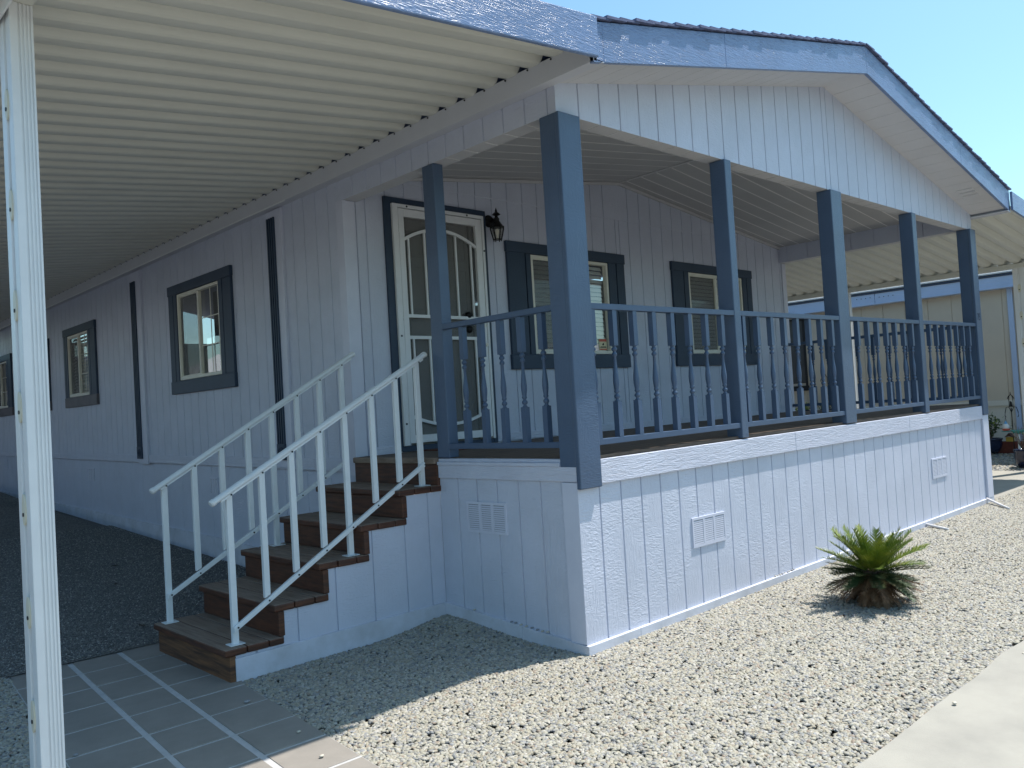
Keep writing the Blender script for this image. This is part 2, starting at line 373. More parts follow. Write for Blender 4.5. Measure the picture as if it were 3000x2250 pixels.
# pebbles: one stuff object, stones scattered by geometry nodes
def stonemat(name, cols, rough=.62):
    m = bpy.data.materials.new(name); m.use_nodes = True; t = m.node_tree; b = t.nodes['Principled BSDF']; b.inputs['Roughness'].default_value = rough
    oi = t.nodes.new('ShaderNodeObjectInfo'); r = t.nodes.new('ShaderNodeValToRGB'); e = r.color_ramp.elements
    r.color_ramp.interpolation = 'CONSTANT'
    for i, (p, c) in enumerate(cols):
        q = e[0] if i == 0 else e.new(p)
        q.position = p; q.color = c
    t.links.new(oi.outputs['Random'], r.inputs[0])
    n = t.nodes.new('ShaderNodeTexNoise'); n.inputs['Scale'].default_value = 2.5; n.inputs['Detail'].default_value = 4
    tc = t.nodes.new('ShaderNodeTexCoord'); t.links.new(tc.outputs['Object'], n.inputs['Vector'])
    mx = t.nodes.new('ShaderNodeMix'); mx.data_type = 'RGBA'; mx.blend_type = 'MULTIPLY'; mx.inputs['Factor'].default_value = .25
    t.links.new(r.outputs[0], mx.inputs['A']); t.links.new(n.outputs['Color'], mx.inputs['B']); t.links.new(mx.outputs['Result'], b.inputs['Base Color'])
    return m
def c3(r, g, b): return (r, g, b, 1)
M['stones'] = stonemat('river_pebble', [(0, c3(0.369, 0.344, 0.271)), (.16, c3(0.329, 0.312, 0.258)), (.32, c3(0.410, 0.390, 0.332)), (.46, c3(0.271, 0.259, 0.227)), (.58, c3(0.344, 0.307, 0.234)),
                                        (.70, c3(0.230, 0.230, 0.223)), (.79, c3(0.443, 0.418, 0.372)), (.86, c3(0.288, 0.230, 0.177)), (.91, c3(0.271, 0.274, 0.275)), (.97, c3(0.123, 0.128, 0.137))])
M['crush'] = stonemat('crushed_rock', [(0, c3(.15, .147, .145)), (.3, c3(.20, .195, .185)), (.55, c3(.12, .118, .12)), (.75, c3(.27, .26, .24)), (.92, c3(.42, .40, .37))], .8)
def scatter(name, region, density, smin, smax, label, m, lift=0., seed=1, sub=2, cat='gravel'):
    """region: list of convex xy polygons; stones sit on the ground height"""
    mb = MB()
    for (x0, x1, y0, y1, fe) in region:
        nx = max(1, int((x1-x0)/.15)); ny = max(1, int((y1-y0)/.15)); vs_ = []; fs = []
        for j in range(ny+1):
            for i in range(nx+1):
                x = x0+(x1-x0)*i/nx; y = y0+(y1-y0)*j/ny
                if fe: x, y = fe(x, y, i/nx, j/ny)
                vs_.append((x, y, gz(x, y)+lift))
        for j in range(ny):
            for i in range(nx): fs.append((j*(nx+1)+i, j*(nx+1)+i+1, (j+1)*(nx+1)+i+1, (j+1)*(nx+1)+i))
        mb.add(vs_, fs)
    o = mb.build(name, m, recalc=False)
    g = bpy.data.node_groups.new(name+'_nodes', 'GeometryNodeTree')
    g.interface.new_socket('Geometry', in_out='INPUT', socket_type='NodeSocketGeometry')
    g.interface.new_socket('Geometry', in_out='OUTPUT', socket_type='NodeSocketGeometry')
    N_ = g.nodes.new; L = g.links.new
    gi = N_('NodeGroupInput'); go = N_('NodeGroupOutput')
    dp = N_('GeometryNodeDistributePointsOnFaces'); dp.inputs['Density'].default_value = density; dp.inputs['Seed'].default_value = seed
    L(gi.outputs[0], dp.inputs['Mesh'])
    gins = N_('GeometryNodeGeometryToInstance')
    for k in range(4):
        ico = N_('GeometryNodeMeshIcoSphere'); ico.inputs['Radius'].default_value = 1; ico.inputs['Subdivisions'].default_value = sub
        nz = N_('ShaderNodeTexNoise'); nz.noise_dimensions = '4D'; nz.inputs['W'].default_value = k*3.7+seed; nz.inputs['Scale'].default_value = .9
        sp = N_('GeometryNodeSetPosition')
        sub_ = N_('ShaderNodeVectorMath'); sub_.operation = 'SUBTRACT'; sub_.inputs[1].default_value = (.5, .5, .5)
        sc_ = N_('ShaderNodeVectorMath'); sc_.operation = 'SCALE'; sc_.inputs['Scale'].default_value = 1.3
        L(nz.outputs['Color'], sub_.inputs[0]); L(sub_.outputs[0], sc_.inputs[0]); L(sc_.outputs[0], sp.inputs['Offset'])
        L(ico.outputs['Mesh'], sp.inputs['Geometry'])
        ss = N_('GeometryNodeSetShadeSmooth'); L(sp.outputs[0], ss.inputs['Geometry'])
        sm_ = N_('GeometryNodeSetMaterial'); sm_.inputs['Material'].default_value = M[m]; L(ss.outputs[0], sm_.inputs['Geometry'])
        L(sm_.outputs[0], gins.inputs[0])
    ip = N_('GeometryNodeInstanceOnPoints'); L(dp.outputs['Points'], ip.inputs['Points']); L(gins.outputs[0], ip.inputs['Instance'])
    ip.inputs['Pick Instance'].default_value = True
    ri = N_('FunctionNodeRandomValue'); ri.data_type = 'INT'; ri.inputs['Min'].default_value = 0; 
    [s for s in ri.inputs if s.name == 'Min' and s.type == 'INT'][0].default_value = 0
    [s for s in ri.inputs if s.name == 'Max' and s.type == 'INT'][0].default_value = 3
    L([s for s in ri.outputs if s.type == 'INT'][0], ip.inputs['Instance Index'])
    rr = N_('FunctionNodeRandomValue'); rr.data_type = 'FLOAT_VECTOR'; rr.inputs['Seed'].default_value = 5
    rr.inputs[0].default_value = (-.5, -.5, 0); rr.inputs[1].default_value = (.5, .5, 6.283)
    L(rr.outputs[0], ip.inputs['Rotation'])
    rs = N_('FunctionNodeRandomValue'); rs.data_type = 'FLOAT_VECTOR'; rs.inputs['Seed'].default_value = 9
    rs.inputs[0].default_value = (smin*1.0, smin*.75, smin*.5); rs.inputs[1].default_value = (smax*1.25, smax*.95, smax*.66)
    L(rs.outputs[0], ip.inputs['Scale'])
    # a little vertical scatter
    so = N_('GeometryNodeTranslateInstances'); rz = N_('FunctionNodeRandomValue'); rz.data_type = 'FLOAT_VECTOR'; rz.inputs['Seed'].default_value = 3
    rz.inputs[0].default_value = (0, 0, -smax*.6); rz.inputs[1].default_value = (0, 0, smax*.75)
    L(ip.outputs[0], so.inputs[0]); L(rz.outputs[0], so.inputs['Translation'])
    L(so.outputs[0], go.inputs[0])
    md = o.modifiers.new('scatter', 'NODES'); md.node_group = g
    tag(o, label, cat, kind='stuff'); return o
fb = lambda x, y, i, j: (x + (1-i)*(.09*y+.01*math.sin(y*9)), y + (.018*math.sin(x*5.1)+.012*math.sin(x*13) if j == 0 else 0))
scatter('pebbles', [(-1.70, 3.2, -1.875, -.012, fb), (-1.695, -.015, -.01, 1.335, lambda x, y, i, j: (x+(1-i)*.09*y, y))], 5600, .0095, .0145,
        'cream and grey river pebbles spread over the bed in front of the porch', 'stones', seed=2)
scatter('pebbles', [(3.2, 10.6, -1.875, -.012, None), (7.2, 10.6, -.012, .04, None)], 5000, .0100, .0150,
        'cream river pebbles at the far right end of the bed beyond the palm', 'stones', seed=4, sub=1)
scatter('pebbles', [(-4.4, -2.70, -1.2, 2.66, lambda x, y, i, j: (x+i*.088*y, y))], 5200, .0098, .0150,
        'river pebbles in shade left of the tiled walkway beside the white post', 'stones', seed=6)
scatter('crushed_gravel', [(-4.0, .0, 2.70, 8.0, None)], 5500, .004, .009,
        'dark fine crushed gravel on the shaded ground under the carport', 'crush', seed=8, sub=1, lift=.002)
scatter('grey_stones', [(10.3, 13, .35, 2.6, None)], 700, .014, .026, 'grey stones around the black pots beside the beige house', 'stones', seed=12, sub=1)

# pale pebbles lying on the base board ledge and strays
def pebble(x, y, z, r, label, group=None):
    b = MB(); k = 10
    b.lathe((x, y, z), [(0.001, -r*.55), (r*.75, -r*.45), (r*1.05, -.0), (r*.8, r*.42), (.001, r*.55)], k)
    o = b.build('pebble', random.choice(['pebA', 'pebB']), smooth=True)
    for v in o.data.vertices: v.co.x = x+(v.co.x-x)*random.uniform(1.2, 1.5)
    return tag(o, label, 'pebble', group)
M['pebA'] = mat('loose_pebble_cream', (.50, .46, .38, 1), .6); M['pebB'] = mat('loose_pebble_grey', (.26, .26, .27, 1), .6)

# ------------------------------------------------------------------ the home
H = thing('mobile_home', 'single-storey lavender-grey mobile home with covered front porch and blue trim', 'house', (0, D, 0))
G = .2045
win_side = [(4.49, 6.10, 'A'), (8.70, 10.14, 'B'), (10.95, 12.35, 'C'), (13.27, 14.85, 'D')]
side_holes = [(4.82, 5.84, 2.05, 2.98), (9.05, 9.93, 2.06, 2.94), (11.3, 12.1, 2.06, 2.94), (13.62, 14.6, 2.04, 2.93)]
WA = (1.775, 3.555, 1.872, 3.113); WB = (4.425, 6.18, 1.878, 3.115)
door_holes = [(2.12, 3.25, 2.04, 3.0), (4.78, 5.92, 2.045, 3.0), (.56, 1.41, 1.2, 3.24)]
# body siding
b = MB(TS); siding(b, D, YB, [2.46+.2*k for k in range(1, 70)], lambda y: 1.145+.007*y, 3.5, 0, holes=side_holes)
b.build('siding', 'sid_y', H)
b = MB(TFD); siding(b, 0., W, [.115] + [.21+G*k for k in range(0, 16)] + [3.464, 3.531] + [3.694+G*k for k in range(0, 17)], lambda x: 1.17+ti(x), 3.497, 0, holes=door_holes, extra=(W/2,))
cz = lambda x: 3.925-.125*abs(x-W/2)
siding(b, 0.13, W-.13, [.21+G*k for k in range(0, 16)] + [3.694+G*k for k in range(0, 17)], 3.505, cz, .004, extra=(W/2,))
b.quad((0, .0, 3.497), (W, .0, 3.497), (W, .004, 3.505), (0, .004, 3.505))
b.build('siding', 'sid_x', H)
b = MB(TR); siding(b, D, YB, [2.46+.2*k for k in range(1, 70)], 1.15, 3.45, 0); b.build('siding', 'sid_y', H)
b = MB(lambda u, n, z: (u, YB+n, z)); siding(b, 0, W, [.2*k for k in range(1, 36)], .0, 3.45, 0); b.build('siding', 'sid_x', H)
# trim at the foot of the door wall, corner boards
part('base_trim', 'trim', H, (.13, .385, .0, .014, 1.175, 1.245), (1.545, W-.1, .0, .014, 1.2, 1.27), T=TFD, bevel=.002)
part('corner_board', 'trimv', H, (.0005, .10, -.0, .0155, 1.18, 3.278), T=TFD, bevel=.002)
part('corner_board', 'trimv', H, (D-.016, D+.085, -.019, .018, 1.03, 3.28), T=TS, bevel=.002)
part('corner_board', 'trimv', H, (W-.10, W+.002, -.0, .016, 1.22, 3.278), T=TFD, bevel=.002)
# belly band, lower skirting and base board on the carport side
b = MB(TS)
for y0, y1 in ((D+.086, 6.94), (7.26, 11.3), (11.302, YB)):
    b.hexa([(y0, 0, 1.035+.0105*y0), (y1, 0, 1.035+.0105*y1), (y1, .016, 1.035+.0105*y1), (y0, .016, 1.035+.0105*y0),
            (y0, 0, 1.15+.007*y0), (y1, 0, 1.15+.007*y1), (y1, .016, 1.15+.007*y1), (y0, .016, 1.15+.007*y0)])
b.build('belly_band', 'trim', H, bevel=.002)
b = MB(TS); siding(b, D-.02, YB, [2.46+.4*k for k in range(1, 35)], 0, lambda y: 1.04+.0105*y, -.02, gw=.008); b.build('skirting', 'sid_y', H)
b = MB(TS)
bt = lambda y: .225+.041*(y-2.44) if y < 5 else .33+.0215*(y-5)
for y0, y1 in ((D, 5), (5, 9), (9, YB)):
    b.hexa([(y0, -.02, -.3), (y1, -.02, -.3), (y1, .0, -.3), (y0, .0, -.3), (y0, -.02, bt(y0)), (y1, -.02, bt(y1)), (y1, .0, bt(y1)), (y0, .0, bt(y0))])
b.build('base_board', 'base', H)
# pilasters with fluted blue strips
for (a, c, f0, f1, zf) in ((6.95, 7.25, 7.10, 7.245, 3.32), (3.42, 3.70, 3.53, 3.665, 3.37)):
    o = part('pilaster', 'trimv', H, (a, c, .0, .028, 1.09, 3.438), T=TS, bevel=.003)
    b = MB(TS); w = (f1-f0)/7
    b.box(f0, f1, .028, .034, 1.30, zf)
    for k in range(4): b.box(f0+w*2*k, f0+w*(2*k+1), .034, .044, 1.30, zf)
    b.box(f0-.004, f1+.004, .028, .047, 1.155, 1.30)
    q = b.build('fluted_strip', 'bluetrim', o)
    b = MB(); cy = (f0+f1)/2
    for r0, r1, h in ((.012, .022, .056), (.036, .05, .054)):
        vs_ = []; fs = []; K = 16
        for j in range(K):
            t = 2*math.pi*j/K
            for r, hh in ((r0, .047), (r0, h), (r1, h), (r1, .047)): vs_.append((-hh, cy+r*math.cos(t), 1.228+r*math.sin(t)))
        for j in range(K):
            for q_ in range(4): fs.append((j*4+q_, j*4+(q_+1) % 4, ((j+1) % K)*4+(q_+1) % 4, ((j+1) % K)*4+q_))
        b.add(vs_, fs)
    b.build('rosette', 'bluetrim', o)

# eave board on the carport side where the awning hangs
b = MB(); b.box(-.092, -.062, -.40, YB+.3, 3.443, 3.575); b.box(-.062, .0, -.40, YB+.3, 3.448, 3.458)
b.build('eave_board', 'smooth', H, bevel=.002)
b = MB(); b.box(-.099, -.092, 3.2, YB+.3, 3.436, 3.447); b.build('drip_edge', 'white', H)
b = MB(); b.box(W+.055, W+.085, -.40, YB+.3, 3.42, 3.56); b.box(W, W+.055, -.40, YB+.3, 3.43, 3.438); b.build('eave_board', 'smooth', H)

# porch roof beams (headers)
b = MB(TS); siding(b, 0, D, [.071+.2*k for k in range(0, 12)], 3.283, 3.462, .0)
b.build('porch_beam', 'sid_y', H)
b = MB(); siding(MB(), 0, 1, [], 0, 1)
TU = lambda u, n, z: (z, u, 3.283-n)   # underside frames: u runs along the beam
b = MB(lambda u, n, z: (z, u, 3.283-n)); siding(b, 0.135, D, [.071+.2*k for k in range(0, 12)], 0.0, .132, 0, gd=.004)
b2 = MB(); b2.quad((.132, .13, 3.283), (.132, D, 3.283), (.132, D, 3.62), (.132, .13, 3.62)); b.v += b2.v; b.f += [tuple(i+len(b.v)-4 for i in f) for f in b2.f]
b.build('beam_underside', 'soffit', H, recalc=False, seam='seam')
b = MB(lambda u, n, z: (u, z, 3.283-n)); siding(b, 0., W, [.209+G*k for k in range(0, 34)], 0.0, .132, 0, gd=.004)
b2 = MB()
for x0, x1 in ((.132, W/2), (W/2, W-.132)): b2.quad((x0, .132, 3.283), (x1, .132, 3.283), (x1, .132, cz(x1)+.03), (x0, .132, cz(x0)+.03))
o_ = len(b.v); b.v += b2.v; b.f += [tuple(i+o_ for i in f) for f in b2.f]
b.build('beam_underside', 'soffit', H, recalc=False, seam='seam')
b = MB(lambda u, n, z: (W-z, u, 3.283-n)); siding(b, 0.135, D, [.071+.2*k for k in range(0, 12)], 0.0, .132, 0, gd=.004); b.build('beam_underside', 'soffit', H, recalc=False, seam='seam')
b = MB(lambda u, n, z: (W-.132-n, u, z)); siding(b, 0.135, D, [.2+.3*k for k in range(0, 12)], 3.283, 3.56, 0, gw=.01); b.build('porch_beam', 'sid_y', H)
b = MB(TR); siding(b, 0, D, [.2+.2*k for k in range(0, 12)], 3.283, 3.45, 0); b.build('porch_beam', 'sid_y', H)
# gable wall
gg = [.209+G*k for k in range(17)] + [3.569] + [3.722+G*k for k in range(17)]
b = MB(TF); siding(b, 0, W, gg, 3.283, lambda x: soff(x)+.01, 0, extra=(W/2,)); b.build('gable_wall', 'sid_x', H)
# vaulted porch ceiling, boards run down the slope
b = MB(lambda u, n, z: (z, u, cz(z)-n))
gy = [.12+.2*k for k in range(0, 13)]
siding(b, .0, D+.01, gy, .12, W/2, 0, gw=.024, gd=.003); siding(b, .0, D+.01, gy, W/2, W-.12, 0, gw=.024, gd=.003)
b.build('porch_ceiling', 'ceil', H, recalc=False, seam='seam')
b = MB()
for x0, x1 in ((.13, W/2), (W/2, W-.13)):
    b.hexa([(x0, D-.03, cz(x0)-.032), (x1, D-.03, cz(x1)-.032), (x1, D-.005, cz(x1)-.032), (x0, D-.005, cz(x0)-.032), (x0, D-.03, cz(x0)-.004), (x1, D-.03, cz(x1)-.004), (x1, D-.005, cz(x1)-.004), (x0, D-.005, cz(x0)-.004)])
b.build('crown_moulding', 'soffit', H)
b = MB(); b.box(W/2-.02, W/2+.02, .135, D-.032, cz(W/2)-.012, cz(W/2)-.001); b.build('ridge_strip', 'dark2', H) if 'dark2' in M else b.build('ridge_strip', 'soffit', H)

# roof: fascia boards, soffit, shingles
YF = -.40; T_ = .225
fb_ = lambda x: soff(x)+.002
b = MB()
xs = [(-.092, .0), (0., 1.30), (1.302, W/2), (W/2, 5.7), (5.702, W+.085)]
for x0, x1 in xs:
    z0 = 3.464+RS*(x0 if x1 <= W/2 else W-x0); z1 = 3.464+RS*(x1 if x1 <= W/2 else W-x1)
    b.hexa([(x0, YF, z0-.012), (x1, YF, z1-.012), (x1, YF+.03, z1-.012), (x0, YF+.03, z0-.012), (x0, YF, z0+T_), (x1, YF, z1+T_), (x1, YF+.03, z1+T_), (x0, YF+.03, z0+T_)])
b.build('fascia', 'fascia', H, bevel=.003)
b = MB(lambda u, n, z: (u, z, soff(u)-n))
for x0, x1, gs in ((0., W/2, [.11+.2045*k for k in range(18)]), (W/2, W, [W-.11-.2045*k for k in range(18)])):
    siding(b, x0, x1, gs, YF+.03, 0, 0, gw=.008, gd=.005)
b.build('soffit', 'soffit', H, recalc=False)
b = MB(); xv = 6.35
for k in range(3): b.hexa([(xv+.09*k, -.28, soff(xv+.09*k)-.008), (xv+.09*k+.06, -.28, soff(xv+.09*k+.06)-.008), (xv+.09*k+.06, -.12, soff(xv+.09*k+.06)-.008), (xv+.09*k, -.12, soff(xv+.09*k)-.008),
             (xv+.09*k, -.28, soff(xv+.09*k)-.001), (xv+.09*k+.06, -.28, soff(xv+.09*k+.06)-.001), (xv+.09*k+.06, -.12, soff(xv+.09*k+.06)-.001), (xv+.09*k, -.12, soff(xv+.09*k)-.001)])
b.build('soffit_vent', 'soffit', H)
b = MB()
zt = lambda x: 3.464+RS*min(x, W-x)+T_
b.prism([(-.09, zt(-.09)+.006), (W/2, zt(W/2)+.006), (W+.09, zt(W+.09)+.006), (W+.09, zt(W+.09)-.05), (W/2, zt(W/2)-.05), (-.09, zt(-.09)-.05)], YF+.031, YB+.3, 'y')
b.build('roof_deck', 'shingle', H)
b = MB(); n = 27
for side in (0, 1):
    for k in range(n):
        a = -.11+(W/2+.11)*k/n; c = a+(W/2+.11)/n*1.35; c = min(c, W/2+.02)
        y0 = YF-.020+random.uniform(-.006, .006); th = .009 if side else .012
        za, zc = 3.464+RS*a+T_+.010+.012, 3.464+RS*c+T_+.010
        P8 = [(a, y0, za-.006), (c, y0, zc-.006), (c, YB+.35, zc-.006), (a, YB+.35, za-.006), (a, y0, za+th), (c, y0, zc+th*.4), (c, YB+.35, zc+th*.4), (a, YB+.35, za+th)]
        if side: P8 = [(W-p[0], p[1], p[2]) for p in P8]
        b.hexa(P8)
b.build('shingles', 'shingle', H)

# ------------------------------------------------------------------ porch structure
PV = thing  # alias
b = MB()
for k in range(17):   # deck boards run along the front
    y0 = .012+.1425*k; y1 = min(y0+.137, D-.004)
    b.hexa([(-.02 if y0 > 1.33 else .03, y0, 1.140), (W-.02, y0, 1.140+ti(W)), (W-.02, y1, 1.140+ti(W)), (-.02 if y0 > 1.33 else .03, y1, 1.140),
            (-.02 if y0 > 1.33 else .03, y0, 1.178), (W-.02, y0, 1.178+ti(W)), (W-.02, y1, 1.178+ti(W)), (-.02 if y0 > 1.33 else .03, y1, 1.178)])
b.build('deck', 'deck', H, bevel=.003)
# skirt of the porch
bz = lambda x: .058+.0100*x
b = MB(TF); siding(b, -.013, W-.02, [.183+G*k for k in range(0, 34)], -.15, lambda x: 1.03+ti(x), 0.); b.build('porch_skirt', 'sid_x', H)
b = MB(TS); siding(b, .0, 1.35, [.33+.2045*k for k in range(0, 5)], -.15, 1.06, 0.); b.build('porch_skirt', 'sid_y', H)
b = MB(TR); siding(b, .0, YB, [.2*k for k in range(1, 80)], -.15, 1.15, 0.); b.build('porch_skirt', 'sid_y', H)
b = MB()
for x0, x1 in ((.165, 2.585), (2.587, 4.86), (4.862, 6.945)):
    b.hexa([(x0, -.022, 1.004+ti(x0)), (x1, -.022, 1.004+ti(x1)), (x1, .006, 1.004+ti(x1)), (x0, .006, 1.004+ti(x0)),
            (x0, -.022, 1.155+ti(x0)), (x1, -.022, 1.155+ti(x1)), (x1, .006, 1.155+ti(x1)), (x0, .006, 1.155+ti(x0))])
b.build('rim_board', 'trim', H, bevel=.004)
b = MB(); b.box(-.018, .004, -.001, 1.338, 1.035, 1.126); b.box(-.028, .03, .13, 1.336, 1.1265, 1.150); b.box(-.012, .03, .13, 1.336, 1.1505, 1.172)
b.build('rim_board', 'trim', H, bevel=.003)
b = MB()
for x0, x1 in ((-.022, .47), (.472, 3.0), (3.002, 5.4), (5.402, W+.02)):
    b.hexa([(x0, -.022, -.2), (x1, -.022, -.2), (x1, .0, -.2), (x0, .0, -.2), (x0, -.022, bz(x0)), (x1, -.022, bz(x1)), (x1, .0, bz(x1)+.002), (x0, .0, bz(x0)+.002)])
for y0, y1 in ((-.022, .55), (.552, 1.348)):
    b.hexa([(-.022, max(y0, .0), -.2), (0, max(y0, .0), -.2), (0, y1, -.2), (-.022, y1, -.2), (-.022, max(y0, .0), .058+.068*y0), (0, max(y0, 0), .06+.068*y0), (0, y1, .06+.068*y1), (-.022, y1, .058+.068*y1)])
b.build('base_board', 'base', H, bevel=.002)
part('corner_board', 'trimv', H, (-.014, .0, .001, .13, .062, 1.03), bevel=.003)
b = MB(); b.box(W-.165, W+.014, -.024, .0, bz(W), 1.045+ti(W)); b.build('corner_board', 'trimv', H, bevel=.004)
b = MB(); b.box(W, W+.016, .0, .11, .1, 1.1); b.build('corner_board', 'trimv', H)

# louvred foundation vents
def vent(T, u, z, w=.405, h=.205, n0=0, parent=H):
    b = MB(T)
    u0, u1, z0, z1 = u-w/2, u+w/2, z-h/2, z+h/2
    for a in ((u0, u0+.016, z0, z1), (u1-.016, u1, z0, z1), (u0+.016, u1-.016, z0, z0+.018), (u0+.016, u1-.016, z1-.018, z1),
              (u0+w*.345-.012, u0+w*.345+.012, z0+.018, z1-.018), (u0+w*.655-.012, u0+w*.655+.012, z0+.018, z1-.018)):
        b.box(a[0], a[1], n0+.0, n0+.010, a[2], a[3])
    o = b.build('foundation_vent', 'trimv', parent)
    b = MB(T); nl = 12
    cols = ((u0+.012, u1-.012),)
    for a, c in cols:
        for k in range(nl):
            zz = z0+.02+(h-.04)*k/nl; s = (h-.04)/nl
            b.add([(a, n0+.0085, zz), (c, n0+.0085, zz), (c, n0+.0075, zz+s*.75), (a, n0+.0075, zz+s*.75)], [(0, 1, 2, 3)])
    b.build('louvre', 'trimv', o, recalc=False)
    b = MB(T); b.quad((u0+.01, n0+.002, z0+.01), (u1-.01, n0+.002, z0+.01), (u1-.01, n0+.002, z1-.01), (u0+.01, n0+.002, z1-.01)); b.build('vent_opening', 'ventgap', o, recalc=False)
vent(TF, 1.318, .565); vent(TF, 5.59, .612); vent(TS, .855, .775, w=.40, h=.21)
vent(TS, 5.21, .865, w=.2, h=.19, n0=-.02); vent(TS, 9.24, .925, w=.26, h=.18, n0=-.02); vent(TS, 14.08, 1.03, w=.22, h=.17, n0=-.02)

# posts
PT = 3.281
def post(x0, x1, y0, y1, zb):
    b = MB(); b.box(x0, x1, y0, y1, zb, PT); return b.build('porch_post', 'blue', H, bevel=.006)
o = post(-.018, .165, -.002, .13, 1.12)
b = MB(); b.box(-.022, .175, -.036, -.003, .99, PT-.001); b.build('face_board', 'blue', o, bevel=.006)
post(1.80, 1.888, -.026, .108, 1.165+ti(1.8)); o3 = post(3.50, 3.705, -.026, .11, 1.165+ti(3.5)); post(5.285, 5.39, -.026, .11, 1.165+ti(5.3))
o5 = post(6.955, W+.0, -.002, .12, 1.17+ti(7))
b = MB(); b.box(6.948, W+.008, -.036, -.003, 1.05+ti(7), PT-.001); b.build('face_board', 'blue', o5, bevel=.006)
post(-.008, .082, 1.212, 1.343, 1.178)

# painted number on the right corner post
fc = bpy.data.curves.new('number_text', 'FONT'); fc.body = '75'; fc.size = .115; fc.extrude = .001; fc.resolution_u = 3
fo = bpy.data.objects.new('tmp', fc); COL.objects.link(fo)
bpy.context.view_layer.update()
me = bpy.data.meshes.new_from_object(fo.evaluated_get(bpy.context.evaluated_depsgraph_get()))
bpy.data.objects.remove(fo)
for v in me.vertices: v.co = Vector((v.co.x*.85+6.975, -v.co.z-.0375, v.co.y+2.205)) - Vector((0, D, 0))
nm = bpy.data.objects.new('house_number', me); COL.objects.link(nm); nm.parent = o5; me.materials.clear(); me.materials.append(M['numblue'])

# railings
def rail_part(p0, p1, ztop, zbot, pos, first, off):
    """p0,p1: ends (x,y) of the rail centre line; pos: baluster positions as fractions; off none"""
    d = Vector((p1[0]-p0[0], p1[1]-p0[1], 0)); L_ = d.length; d.normalize(); nrm = Vector((-d.y, d.x, 0))
    e = bpy.data.objects.new('porch_railing', None); COL.objects.link(e); e.parent = H; e.location = Vector((p0[0], p0[1], 1.2)) - H.location; e.empty_display_size = .1
    def bar(name, zc, hh, hw):
        b = MB(); q = []
        for zz in (-hh, hh):
            for s, w in ((0, -hw), (1, -hw), (1, hw), (0, hw)):
                p = Vector((p0[0], p0[1], 0)) + d*(L_*s) + nrm*w
                q.append((p.x, p.y, zc(p.x)+zz))
        b.hexa(q); return b.build(name, 'bluerail', e, bevel=.003)
    bar('top_rail', lambda x: ztop+ti(x), .019, .026); bar('bottom_rail', lambda x: zbot+ti(x), .019, .020)
    z0 = zbot+.019; zh = ztop-.019-z0
    for t in pos:
        p = Vector((p0[0], p0[1], 0)) + d*t
        if first[0] is None:
            s = .0200; b = MB()
            zs, ze = zh*.285, zh*.715
            b.box(p.x-s, p.x+s, p.y-s, p.y+s, z0+ti(p.x), z0+ti(p.x)+zs-.004); b.box(p.x-s, p.x+s, p.y-s, p.y+s, z0+ti(p.x)+ze+.004, z0+ti(p.x)+zh)
            prof = [(.0175, zs-.004), (.010, zs+.004), (.009, zs+.012), (.0145, zs+.018), (.0165, zs+.026), (.0145, zs+.034), (.009, zs+.040), (.0085, zs+.046), (.013, zs+.052), (.0145, zs+.058), (.012, zs+.066),
                    (.0135, zs+.078), (.0165, zs+.105), (.0172, zs+.13), (.015, zs+.165), (.0115, zs+.205), (.0092, zs+.235), (.0088, ze-.066), (.013, ze-.060), (.0155, ze-.052), (.013, ze-.044), (.0085, ze-.038), (.0085, ze-.033),
                    (.0145, ze-.026), (.0165, ze-.019), (.0145, ze-.012), (.009, ze-.006), (.010, ze), (.0175, ze+.004)]
            prof = [(r_*1.17, z_) for r_, z_ in prof]
            b.lathe((p.x, p.y, z0+ti(p.x)), prof, 14)
            o = b.build('baluster', 'bluerail', e, at=(p.x, p.y, z0+ti(p.x)))
            for pl_ in o.data.polygons: pl_.use_smooth = len(pl_.vertices) == 4 and abs(pl_.normal.z) < .97 and pl_.area < .0004
            first[0] = o
        else:
            o = first[0].copy(); COL.objects.link(o); o.parent = e
            o.location = Vector((p.x, p.y, z0+ti(p.x))) - (e.location+H.location)
    return e
first = [None]; ry = .004
rail_part((.172, ry), (1.802, ry), 2.103, 1.259, [.035+.206*k for k in range(8)], first, 0)
rail_part((1.886, ry), (3.502, ry), 2.103, 1.259, [.055+.206*k for k in range(8)], first, 0)
rail_part((3.703, ry), (5.287, ry), 2.103, 1.259, [.19+.206*k for k in range(7)], first, 0)
rail_part((5.388, ry), (6.957, ry), 2.103, 1.259, [.20+.196*k for k in range(7)], first, 0)
rail_part((.012, .128), (.012, 1.214), 2.105, 1.259, [.115+.193*k for k in range(5)], first, 0)
rail_part((W-.045, .118), (W-.045, D-.018), 2.103, 1.259, [.1+.206*k for k in range(11)], first, 0)

